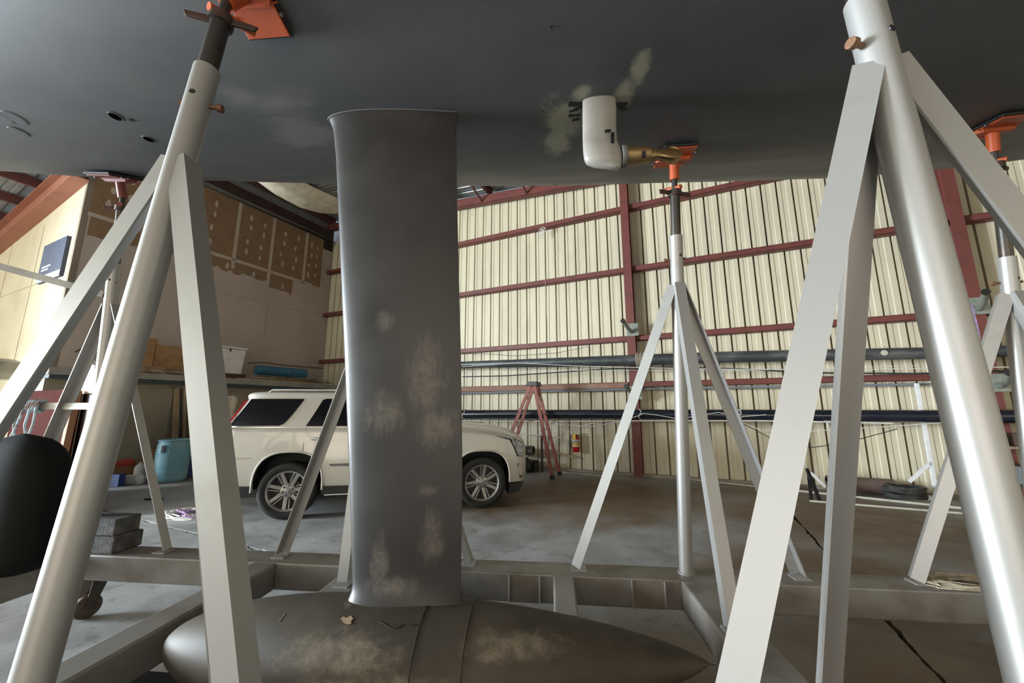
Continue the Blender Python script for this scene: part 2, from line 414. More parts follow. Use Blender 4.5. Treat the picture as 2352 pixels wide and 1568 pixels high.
# old seam ridges in the painted area
for (a, b) in (((470, 668), (600, 690)), ((612, 700), (745, 722)), ((614, 700), (606, 770))):
    p, q = dwp(*a), dwp(*b); s = MB(); s.bar((WD + .002, p[1], p[2]), (WD + .002, q[1], q[2]), (1, 0, 0), .01, .018); s.part('seam_ridge', M('grey_seam', (.36, .31, .27), .8), wall_l)
# ---- office box below the drywall
ofb = MB(); ofb.box((WD, 2.9, 0), (WO, N1 - .35, 2.24))
office = ofb.top('wall_office', office_paint, BD, (WO, 6, 0), kind='structure')
g = MB(); g.box((WD, 2.85, 2.27), (WO + .32, N1 - .33, 2.42)); g.part('ledge_board', trimgrey, office, bevel=.006)
g = MB(); g.box((WD + .05, 2.88, 2.20), (WO + .27, N1 - .34, 2.275)); g.part('ledge_shade_strip', shade_teal, office)  # dark teal strip stands in for the shadow below the ledge
dr = MB(); dr.box((WO, 3.85, 0), (WO + .03, 4.95, 2.08)); door = dr.top('door_1', office_paint, BD, (WO, 4.4, 0), kind='structure', bevel=.004)
for a, b, c, d in ((3.77, 3.86, 0, 2.15), (4.94, 5.03, 0, 2.15), (3.77, 5.03, 2.08, 2.16)):
    g = MB(); g.box((WO, a, c), (WO + .04, b, d)); g.part('door_trim', office_paint, door, bevel=.004)
kp = dw(265, 998, WO + .06)
g = MB(); g.lathe([(.0, .03), (.02, .028), (.028, .012), (.02, 0), (.01, -.03)], (WO + .06, kp[1], kp[2]), (1, 0, 0), 14); g.part('door_knob', dark_steel, door)
# ---- bright left gable wall
bw = MB(); bw.prism([(W0, NB, 0), (WD, NB, 0), (WD, NB, roof_z(WD - .01) + .4), (W0, NB, roof_z(W0) + .4)], (0, .12, 0))
wall_f = bw.top('wall_front', brightwall, BD, (-16, NB, 0), kind='structure')
for z in (4.72, 2.3):
    s = MB(); s.box((W0, NB - .008, z - .01), (WD, NB, z + .01)); s.part('panel_joint', M('panel_joint_tan', (.45, .38, .28), .8), wall_f)  # joint lines in a darker cream than the wall
for w_ in (-17.7, -15.3):
    s = MB(); s.box((w_ - .008, NB - .008, 0), (w_ + .008, NB, 6.4)); s.part('panel_joint', MATS['panel_joint_tan'], wall_f)
g = MB(); a, b = W0, WD + .1
for (y0, y1, z0, z1) in ((-.16, -.14, -.02, .55), (-.30, 0, -.05, -.02), (-.30, 0, .55, .58)):
    g.hexa([(a, NB + y0, roof_z(a) + z0), (b, NB + y0, roof_z(WD - .01) + z0), (b, NB + y1, roof_z(WD - .01) + z0), (a, NB + y1, roof_z(a) + z0), (a, NB + y0, roof_z(a) + z1), (b, NB + y0, roof_z(WD - .01) + z1), (b, NB + y1, roof_z(WD - .01) + z1), (a, NB + y1, roof_z(a) + z1)])
g.part('rafter', orange_rafter, wall_f)
# ---- remaining walls with the two door openings
sd = MB()
for lo, hi in (((W0 - .12, -5.1, 0), (W0, NB, 6.6)), ((W0 - .12, N0, 5.35), (W0, -5.1, 6.6)),): sd.box(lo, hi)
sd.top('wall_side', cream, BD, (W0, 0, 0), kind='structure')
bk = MB()
for lo, hi in (((W0, N0 - .12, 0), (-1.7, N0, 9.4)), ((7.7, N0 - .12, 0), (W1, N0, 9.4)), ((-1.7, N0 - .12, 5.3), (7.7, N0, 9.4))): bk.box(lo, hi)
bk.top('wall_back', cream, BD, (0, N0, 0), kind='structure')
ri = MB(); ri.box((W1, N0, 0), (W1 + .12, N1 + .15, 7.6)); ri.top('wall_end', cream, BD, (W1, 0, 0), kind='structure')
# ---- roof
rf = MB()
rf.hexa([(WD, N0, roof_z(WD + .01) + .56), (W1, N0, roof_z(W1) + .56), (W1, N1 + .1, roof_z(W1) + .56), (WD, N1 + .1, roof_z(WD + .01) + .56), (WD, N0, roof_z(WD + .01) + .6), (W1, N0, roof_z(W1) + .6), (W1, N1 + .1, roof_z(W1) + .6), (WD, N1 + .1, roof_z(WD + .01) + .6)])
rf.hexa([(W0, N0, roof_z(W0) + .82), (WD, N0, roof_z(WD - .01) + .82), (WD, NB + .1, roof_z(WD - .01) + .82), (W0, NB + .1, roof_z(W0) + .82), (W0, N0, roof_z(W0) + .86), (WD, N0, roof_z(WD - .01) + .86), (WD, NB + .1, roof_z(WD - .01) + .86), (W0, NB + .1, roof_z(W0) + .86)])
rf.box((WD - .1, N0, roof_z(WD - .01) + .8), (WD, N1, roof_z(WD + .01) + .6))
ceil = rf.top('ceiling', roof_metal, BD, (0, 0, 7), kind='structure')
def roof_sheet(n0, wa, wb_, off):
    pts = []
    for k in range(3):
        for x, d in ((0, 0), (.015, .03), (.04, .03), (.055, 0), (.15, 0), (.16, .008), (.2, .008), (.21, 0)): pts.append((n0 + k * PIT + x, d))
    pts.append((n0 + .915, 0)); s = MB()
    s.grid([[(wa, y, roof_z(wa) + off + d) for y, d in pts], [(wb_, y, roof_z(wb_) + off + d) for y, d in pts]], smooth=False); return s
n_ = N0
while n_ < N1 - .3:
    roof_sheet(n_, WD + .02, W1, .52).part('roof_sheet', roof_metal, ceil)
    if n_ < NB - .5: roof_sheet(n_, W0, WD - .02, .78).part('roof_sheet', roof_metal, ceil)
    n_ += .915
def purlin(w_, n1, off, mat):
    z = roof_z(w_) + off; g = MB()
    g.box((w_ - .005, N0, z), (w_ + .005, n1, z + .22)); g.box((w_ - .07, N0, z), (w_, n1, z + .012)); g.box((w_, N0, z + .21), (w_ + .07, n1, z + .222)); g.part('purlin', mat, ceil)
w_ = -12.72
for k in range(17): purlin(w_ + k * 1.45, N1 - .1, .28, darkred)
for k in range(5): purlin(-13.9 - k * 1.25, NB, .55, darkred)
g = MB(); z = roof_z(WD + .01) - .32; g.box((WD - .02, N0, z), (WD + .12, N1 - .1, z + .28)); g.part('ridge_beam', M('dark_ridge_beam', (.05, .025, .022), .7), ceil)
# fly braces near the rake, seen as short diagonals
for px in ((1105, 440), (1208, 432)):
    p = dn(px[0], px[1], N1 - .35); w_ = p[0]; z = roof_z(w_)
    g = MB(); g.bar((w_, N1 - .3, z + .05), (w_, N1 - 1.2, z + .34), (1, 0, 0), .05, .05); g.part('fly_brace', darkred, ceil)

# ================================================================== THE BOAT
VK = 1.97                                                       # keel plane
KU = [-7.4, -6.2, -5.18, -4.29, -3.27, -2.09, -.91, .19, 1.09, 2.02, 3.23, 4.34, 5.4]
KK = [.75, .50, .378, .317, .294, .251, .212, .185, .17, .151, .128, .118, .112]
KB = [.06, .55, .90, 1.08, 1.20, 1.40, 1.60, 1.76, 1.88, 2.00, 2.18, 2.22, 2.2]
def keel_z(u): return 3.345 + .010 * (u + .4) ** 2
def hull_k(u): return float(np.interp(u, KU, KK))
def hull_b(u): return float(np.interp(u, KU, KB))
def hull_z(u, v): return keel_z(u) + hull_k(u) * (v - VK) ** 2
def hull_hit(x, y):
    r = ray(x, y); lo = None
    for i in range(4000):
        t = .6 + i * .0025; p = BT.local(O + r * t)
        if p[2] >= hull_z(p[0], p[1]): return p
    return p
def hull_n(u, v):
    d = .01; a = (hull_z(u + d, v) - hull_z(u - d, v)) / (2 * d); b = (hull_z(u, v + d) - hull_z(u, v - d)) / (2 * d)
    return Vector((a, b, -1)).normalized()                      # points down, out of the hull
boat = thing('sailboat', 'dark grey racing sailboat with deep fin keel and bulb, standing on steel stands', 'boat', BT, (-.7, VK, .2))
BB = ROOT[boat.name]
def L(p): return (p[0] - BB[0], p[1] - BB[1], p[2] - BB[2])      # boat-local, for material masks
def make_hull_mat():
    m, t, b = new_mat('sanded_antifouling'); co = ocoord(t)
    n1 = noise(t, co, 1.1, 6, .6, (.5, 1, 1)); n2 = noise(t, co, 7, 7, .65); n3 = noise(t, co, 2.5, 8, .7, (.35, 1.2, 1))
    c = mixc(t, maprange(t, n1, .35, .7), (.066, .067, .071), (.100, .100, .101))
    c = mixc(t, math_(t, 'MULTIPLY', maprange(t, n3, .58, .75), .55), c, (.16, .16, .158))
    sm = [(L(hull_hit(*q)), r) for q, r in (((640, 235), (.28, .12, .2)), ((560, 225), (.2, .1, .2)), ((690, 300), (.22, .18, .2)))]
    c = mixc(t, math_(t, 'MULTIPLY', blobs(t, co, sm, n3, 3.4), .38), c, (.26, .25, .225))
    pr = [(L(hull_hit(*q)), r) for q, r in (((1295, 278), (.13, .20, .3)), ((1335, 215), (.07, .05, .3)), ((1432, 215), (.06, .10, .3)), ((1470, 155), (.05, .10, .3)), ((1275, 330), (.10, .16, .3)))]
    c = mixc(t, math_(t, 'MULTIPLY', blobs(t, co, pr, n2, 2.4), .6), c, (.40, .38, .27))
    t.links.new(c, b.inputs['Base Color'])
    t.links.new(maprange(t, n3, .3, .7, .42, .55), b.inputs['Roughness'])
    bump(t, b, n2, .03, .004); return m
hull_mat = make_hull_mat()
us = list(np.linspace(-7.4, 5.4, 90)); rows = []
for u in us:
    k, bb = hull_k(u), hull_b(u); zc = keel_z(u); half = [(bb * i / 22, zc + k * (bb * i / 22) ** 2) for i in range(23)]
    a = math.atan(2 * k * bb); R = min(.38, .3 * bb + .05); cx, cz = bb - R * math.sin(a), zc + k * bb * bb + R * math.cos(a)
    for i in range(1, 9):
        th = a + (math.radians(84) - a) * i / 8; half.append((cx + R * math.sin(th), cz - R * math.cos(th)))
    x0, z0 = half[-1]
    for i in range(1, 5): half.append((x0 + .10 * (5.15 - z0) * i / 4, z0 + (5.15 - z0) * i / 4))
    half += [(half[-1][0] * f, 5.15 + .12 * (1 - f * f)) for f in (.97, .6, .25)]
    ring = [(u, VK + x, z) for x, z in half] + [(u, VK - x, z) for x, z in half[::-1][:-1]]
    rows.append(ring)
hb = MB(); hb.grid(rows, True, True); hb.f.append(tuple(range(len(rows[0])))); hb.sm.append(False); o0 = len(rows[0]) * (len(rows) - 1); hb.f.append(tuple(o0 + i for i in range(len(rows[0])))); hb.sm.append(False)
hull = hb.part('hull', hull_mat, boat, sharp=60)
# ---- fin keel
def make_keel_mat(name, patches, scr, c1, c2, pw=.48, pc=(.20, .175, .14)):
    m, t, b = new_mat(name); co = ocoord(t)
    n1 = noise(t, co, 2.2, 6); n2 = noise(t, co, 14, 8, .7); n3 = noise(t, co, 9, 8, .75, scr)
    c = mixc(t, maprange(t, n1, .35, .7), c1, c2)
    mk = math_(t, 'MULTIPLY', blobs(t, co, patches, n3, 2.6), maprange(t, n2, .32, .66, .25, 1.))
    c = mixc(t, math_(t, 'MULTIPLY', mk, pw), c, pc)
    c = mixc(t, math_(t, 'MULTIPLY', maprange(t, n3, .66, .78), .35), c, (.19, .17, .14))
    t.links.new(c, b.inputs['Base Color']); t.links.new(maprange(t, n1, .3, .7, .36, .46), b.inputs['Roughness']); b.inputs['Specular IOR Level'].default_value = .35
    bump(t, b, n2, .05, .003); return m
VF = VK - .055                                                  # near face of the fin
pt = [(L(bv(*q, VF)), r) for q, r in (((975, 870), (.10, .2, .22)), ((1000, 980), (.11, .2, .10)), ((880, 735), (.055, .2, .06)), ((880, 950), (.10, .2, .12)), ((870, 1300), (.05, .2, .13)), ((985, 1235), (.06, .2, .14)), ((900, 1350), (.14, .2, .05)), ((980, 1130), (.05, .2, .03)))]
fin_mat = make_keel_mat('sanded_keel_paint', pt, (2.2, 1, .7), (.027, .025, .0245), (.038, .035, .033))
LE = [bv(x, y, VK) for x, y in ((752, 268), (766, 298), (772, 360), (779, 520), (790, 780), (803, 1100), (810, 1340), (806, 1366), (790, 1384))]
TE = [bv(x, y, VK) for x, y in ((1050, 262), (1047, 290), (1048, 380), (1052, 560), (1058, 800), (1062, 1100), (1058, 1340), (1058, 1372), (1062, 1392))]
zl = [p[2] for p in LE][::-1]; ul = [p[0] for p in LE][::-1]; zt_ = [p[2] for p in TE][::-1]; ut = [p[0] for p in TE][::-1]
zs = list(np.linspace(.60, .78, 7)) + list(np.linspace(.9, 3.0, 24)) + list(np.linspace(3.1, 3.42, 12)); rows = []
for z in zs:
    le, te = float(np.interp(z, zl, ul)), float(np.interp(z, zt_, ut)); ch = te - le; th = .125 * ch
    flare = max(0, (z - 3.2) / .18); th += .05 * flare ** 2.2; th += .06 * max(0, (.80 - z) / .12) ** 2.0
    x = [.5 * (1 - math.cos(math.pi * i / 20)) for i in range(21)]
    y = [5 * th * (.2969 * math.sqrt(q) - .126 * q - .3516 * q * q + .2843 * q ** 3 - .1015 * q ** 4) + .004 * q for q in x]
    ring = [(le + ch * x[i], VK - y[i], z) for i in range(21)] + [(le + ch * x[i], VK + y[i], z) for i in range(20, 0, -1)]
    rows.append(ring)
fm = MB(); fm.grid(rows, True, True); fin = fm.part('keel_fin', fin_mat, boat, label='dark grey scuffed keel fin', sharp=70)
# root seam where the fin meets the hull
sm_ = MB(); ring = [(x, y, hull_z(x, y) - .002) for x, y, z in min(rows, key=lambda r: abs(r[10][2] - 3.352))]; ring = [(VK0[0] , VK0[1], VK0[2]) for VK0 in ring]
sm_.tube(ring + ring[:1], .004, 6, cap=False); sm_.part('keel_seam', M('grey_filler', (.14, .135, .13), .6), boat)
# ---- bulb
NB_ = bv(388, 1472, VK); TB_ = bv(1632, 1530, VK)
pb = [(L(bv(*q, VK - .2)), r) for q, r in (((800, 1500), (.26, .3, .07)), ((880, 1555), (.34, .3, .05)), ((1000, 1410), (.30, .2, .035)), ((1400, 1450), (.22, .3, .06)), ((1540, 1500), (.16, .3, .05)), ((760, 1425), (.03, .3, .015)), ((1130, 1395), (.16, .3, .05)), ((1180, 1500), (.2, .3, .04)))]
bulb_mat = make_keel_mat('scuffed_bulb_paint', pb, (.7, 1, 1.3), (.044, .036, .027), (.074, .060, .042), .62, (.26, .215, .15))
for _k in list(bulb_mat.node_tree.links):
    if _k.to_socket.name == 'Roughness' and _k.to_node.type == 'BSDF_PRINCIPLED': bulb_mat.node_tree.links.remove(_k)
bulb_mat.node_tree.nodes['Principled BSDF'].inputs['Roughness'].default_value = .58
bulb_mat.node_tree.nodes['Principled BSDF'].inputs['Specular IOR Level'].default_value = .25
def bulb_r(s): return float((max(s, 0) ** .52) * (max(1 - s, 0) ** .76) / ((.406 ** .52) * (.594 ** .76)))
zax = .445; Lb = TB_[0] - NB_[0]; rows = []
for i in range(61):
    s = .5 * (1 - math.cos(math.pi * i / 60)); 
    r = bulb_r(s)
    r = max(r, .0008); u = NB_[0] + Lb * s
    zc = zax + .055 * max(0, (s - .35) / .65) ** 1.5; ry, rz = .275 * r, .245 * r
    rows.append([(u, VK + ry * math.cos(a), zc + rz * math.sin(a)) for a in [2 * math.pi * j / 40 for j in range(40)]])
bm_ = MB(); bm_.grid(rows, True, True); bulb = bm_.part('keel_bulb', bulb_mat, boat, label='torpedo shaped lead bulb with worn paint', sharp=80)
# casting joint lines round the bulb
def bulb_ring(u, off=.001, a0=-.6, a1=4.0):
    s = (u - NB_[0]) / Lb; r = bulb_r(s); zc = zax + .055 * max(0, (s - .35) / .65) ** 1.5
    return [(u, VK + (.275 * r + off) * math.cos(a), zc + (.245 * r + off) * math.sin(a)) for a in np.linspace(a0, a1, 30)]
for px in (952, 1064):
    u = bv(px, 1480, VK - .2)[0]; g = MB(); g.tube(bulb_ring(u), .0028, 5); g.part('casting_line', M('crack_dark', (.025, .02, .016), .8), bulb)
def on_bulb(x, y, off=.0012):                                   # pixel -> point on the near face of the bulb
    r = ray(x, y)
    for i in range(3000):
        t = 1.2 + i * .0006; p = BT.local(O + r * t); s_ = (p[0] - NB_[0]) / Lb
        if 0 < s_ < 1:
            q = bulb_r(s_); zc = zax + .055 * max(0, (s_ - .35) / .65) ** 1.5
            if ((p[1] - VK) / (.275 * q)) ** 2 + ((p[2] - zc) / (.245 * q)) ** 2 <= 1:
                return BT.local(O + r * (t - off))
    return p
pp = [on_bulb(x, y) for x, y in ((783, 1421), (788, 1415), (797, 1418), (806, 1413), (812, 1420), (806, 1426), (808, 1431), (799, 1434), (790, 1430))]
g = MB(); g.prism(pp, (0, -.002, .001)); g.part('filler_patch', M('tan_filler', (.34, .25, .15), .8), bulb)
g = MB(); g.tube([on_bulb(x, y) for x, y in ((868, 1427), (880, 1431), (890, 1438), (902, 1443), (914, 1440), (926, 1432), (938, 1434), (950, 1436), (960, 1432))], .0022, 5); g.part('crack', MATS['crack_dark'], bulb)
g = MB(); g.tube([on_bulb(641, 1427), on_bulb(655, 1409)], .002, 5); g.part('scratch', M('pale_scratch', (.40, .38, .34), .7), bulb)
# ---- saildrive leg with folding propeller
SD0 = bv(1338, 262, VK); SD1 = bv(1417, 262, VK); uc = (SD0[0] + SD1[0]) / 2; ch = SD1[0] - SD0[0]
def px(x, y): p = bv(x, y, VK); return (p[0], p[2])
drive = None; rows = []
prof_s = [(240, 1338, 1415), (262, 1338, 1416), (300, 1338, 1416), (330, 1338.5, 1418), (345, 1339, 1424), (356, 1340, 1429), (366, 1341.5, 1430), (374, 1345, 1430), (380, 1358, 1429), (385, 1382, 1426), (387.5, 1405, 1424)]
for y, xa, xb in prof_s:
    a, z = px(xa, y); b, _ = px(xb, y); n = 24; c = b - a; w = .034 if y < 335 else .046
    if y > 374: w *= .75 if y < 384 else .4
    x = [.5 * (1 - math.cos(math.pi * i / n)) for i in range(n + 1)]
    yy = [w * (1 - abs(2 * q - 1) ** 2.6) ** .5 for q in x]
    rows.append([(a + c * x[i], VK - yy[i], z) for i in range(n + 1)] + [(a + c * x[i], VK + yy[i], z) for i in range(n - 1, 0, -1)])
rows = [[(p[0], p[1], p[2] + .03) for p in rows[0]]] + rows
g = MB(); g.grid(rows, True, True); g.f.append(tuple(len(g.v) - len(rows[0]) + i for i in range(len(rows[0])))); g.sm.append(True)
drive = g.part('saildrive_leg', leg_white, boat, label='grey-white saildrive leg', sharp=60)
for k in range(5):                                              # cooling water slots
    p = bv(1408, 306 + k * 4.7, VK - .05); g = MB(); g.box((p[0] - .011, VK - .056, p[2] - .0035), (p[0] + .007, VK - .035, p[2] + .0035)); g.part('water_slot', black, drive)
p = bv(1398, 300, VK - .05); g = MB(); g.box((p[0] - .02, VK - .058, p[2] - .002), (p[0] + .012, VK - .04, p[2] + .003)); g.part('scratch', black, drive)
pa = bv(1428, 360, VK); pb_ = bv(1437, 359, VK); pc = bv(1492, 356, VK); pd = bv(1566, 354, VK)
g = MB(); g.lathe([(.058, 0), (.060, .012), (.056, .026)], (pa[0], VK, pa[2]), (pb_[0] - pa[0], 0, pb_[2] - pa[2]), 24); g.part('anode_ring', M('grey_anode', (.16, .15, .14), .6, .4), drive)
g = MB(); ax = Vector((pc[0] - pb_[0], 0, pc[2] - pb_[2])); Lh = ax.length
g.lathe([(.052, 0), (.050, Lh * .3), (.046, Lh * .7), (.042, Lh * 1.0), (.030, Lh * 1.05)], (pb_[0], VK, pb_[2]), ax, 24); hubp = g.part('propeller_hub', brass, drive)
q = bv(1479, 353, VK - .046); g = MB(); g.box((q[0] - .010, VK - .050, q[2] - .014), (q[0] + .010, VK - .03, q[2] + .014)); g.part('hinge_slot', black, drive)
def blade(s):                                                   # folded blade: thick root, spoon shaped tip
    n = 22; rows = []
    for i in range(n + 1):
        f = i / n; u = pc[0] - .035 + (pd[0] - pc[0] + .035) * f
        wdt = float(np.interp(f, [0, .15, .35, .5, .7, .85, .95, 1], [.036, .034, .027, .030, .046, .048, .034, .006]))
        zc = pc[2] + (pd[2] - pc[2]) * f + .004 * math.sin(f * 3)
        th = float(np.interp(f, [0, .3, .6, 1], [.017, .014, .008, .002]))
        oy = s * float(np.interp(f, [0, .4, 1], [.017, .012, .014])); tw = s * .5 * f
        rows.append([(u, VK + oy + th * math.cos(a) * math.cos(tw) - wdt * math.sin(a) * math.sin(tw), zc + wdt * math.sin(a) * math.cos(tw) + th * math.cos(a) * math.sin(tw)) for a in [2 * math.pi * j / 18 for j in range(18)]])
    g = MB(); g.grid(rows, True, True); g.f.append(tuple(range(18))); g.sm.append(False); g.f.append(tuple(18 * n + j for j in range(18))); g.sm.append(False); return g
for s in (-1, 1): blade(s).part('propeller_blade', brass, drive)
# torn rubber fairing flaps round the leg opening
r3 = random.Random(5)
for (x0, y0, x1, y1, wd_) in ((1306, 238, 1440, 239, .022), (1308, 256, 1338, 243, .016), (1306, 265, 1334, 262, .015), (1314, 275, 1332, 272, .014), (1418, 244, 1436, 252, .016), (1420, 250, 1432, 246, .014)):
    a, b = hull_hit(x0, y0), hull_hit(x1, y1); n = hull_n(*a[:2]); pts = []
    k = 7; d = (Vector(b) - Vector(a)); side = d.normalized().cross(n)
    up = [Vector(a) + d * i / k + side * (wd_ * (.5 + .5 * r3.random())) for i in range(k + 1)]; dn_ = [Vector(a) + d * i / k - side * (wd_ * (.4 + .5 * r3.random())) for i in range(k + 1)]
    g = MB(); g.prism([p - n * .004 for p in up + dn_[::-1]], n * .008); g.part('rubber_flap', rubber, boat)
# through-hull openings
for x, y, r, op in ((265, 267, .032, 1), (342, 319, .030, 1), (42, 302, .042, 0), (33, 270, .050, 0), (1, 268, .05, 0), (300, 275, .012, 1), (1275, 424, .012, 1), (1247, 254, .006, 1), (1266, 61, .006, 1)):
    p = hull_hit(x, y); n = hull_n(*p[:2]); c = Vector(p) + n * .002
    g = MB()
    if r > .02: g.lathe([(r, -.001), (r + .006, -.001), (r + .005, .002), (r, .0025), (r - .003, .002)], c, n, 28, cap=False)
    else: g.lathe([(.0001, .004), (r, .004), (r * 1.1, 0)], c, n, 16)
    ft = g.part('through_hull', hull_mat if r > .02 else rubber, boat)
    if r > .02:
        g = MB(); g.lathe([(.0001, .003), (r - .002, .003), (r - .002, 0)], c, n, 28); g.part('opening', M('hole_shade_black', (.003, .003, .003), 1.0, spec=0.) if op else hull_mat, ft)  # flat black disc paints the shade inside the hole

# ================================================================== CRADLE FRAME
BTOP, BBOT = .5, .318
cr = thing('cradle_frame', 'silver painted steel cradle frame of box beams on casters under the boat', 'cradle', BT, (-.5, 1.97, 0))
def beam(u0, u1, v0, v1, name='beam', z0=BBOT, z1=BTOP):
    g = MB(); g.box((u0, v0, z0), (u1, v1, z1)); return g.part(name, frame_paint, cr, bevel=.012)
beam(-3.66, 4.2, 2.815, 3.035); beam(-3.66, 4.2, .86, 1.06)
beam(-2.175, -2.0, 1.06, 2.815, 'cross_beam'); beam(.82, 1.035, 1.06, 2.815, 'cross_beam')
beam(-3.83, -3.66, .86, 3.035, 'end_beam'); beam(3.9, 4.1, 1.06, 2.815, 'cross_beam')
beam(-.005, .13, 2.30, 2.815, 'stub_beam'); beam(-1.44, -1.24, 2.42, 2.815, 'stub_beam')
for xa, xb in ((1170, 1240), (1452, 1527)):                     # welded face plates
    a = bv(xa, 1350, 2.815)[0]; b = bv(xb, 1350, 2.815)[0]; g = MB(); g.box((a, 2.809, BBOT + .004), (b, 2.8155, BTOP - .014)); g.part('face_plate', M('brown_dusty_plate', (.20, .17, .135), .55, .15, (.13, .10, .075), 4, .4, .7), cr, bevel=.002)
    for e in (a, b): g = MB(); g.tube([(e, 2.81, BBOT + .005), (e, 2.81, BTOP - .012)], .006, 8); g.part('weld_bead', silver, cr)
g = MB(); g.box((1.035, 2.62, BBOT + .02), (1.24, 2.815, BTOP - .001)); g.part('gusset', frame_paint, cr, bevel=.01)
def caster(u, v, ang, r=.085):
    c = math.cos(ang); s = math.sin(ang); d = Vector((c, s, 0)); n = Vector((-s, c, 0)); tp = Vector((u, v, BBOT))
    g = MB(); g.obox(tp - V3(0, 0, .012), .15, .11, .018, d); pl = g.part('caster_plate', dark_steel, cr)
    hub = Vector((u, v, r)) + d * .05
    g = MB()
    for sgn in (-1, 1):
        o = n * (.032 * sgn); g.prism([tp + o + d * -.05 - V3(0, 0, .03), tp + o + d * .05 - V3(0, 0, .03), hub + o + d * .025, hub + o - V3(0, 0, .02), hub + o - d * .03], n * (.006 * sgn))
    g.obox(tp - V3(0, 0, .03), .11, .075, .02, d); g.part('caster_fork', dark_steel, pl)
    g = MB(); g.lathe([(.02, -.026), (r - .02, -.024), (r - .004, -.021), (r, -.012), (r, .012), (r - .004, .021), (r - .02, .024), (.02, .026)], hub, n, 28); wl = g.part('caster_wheel', M('caster_tread', (.055, .04, .03), .6, 0, (.10, .07, .05), 12), pl)
p = bz(193, 1417, 0); caster(p[0], p[1], math.radians(200)); p = bz(307, 1368, 0); caster(p[0] + .03, min(p[1], 2.98), math.radians(250))
caster(bz(2190, 1458, 0)[0], 2.93, math.radians(20)); caster(-3.7, 1.0, 1.0); caster(3.9, .96, 2.0); 
caster(-2.9, .97, .3)

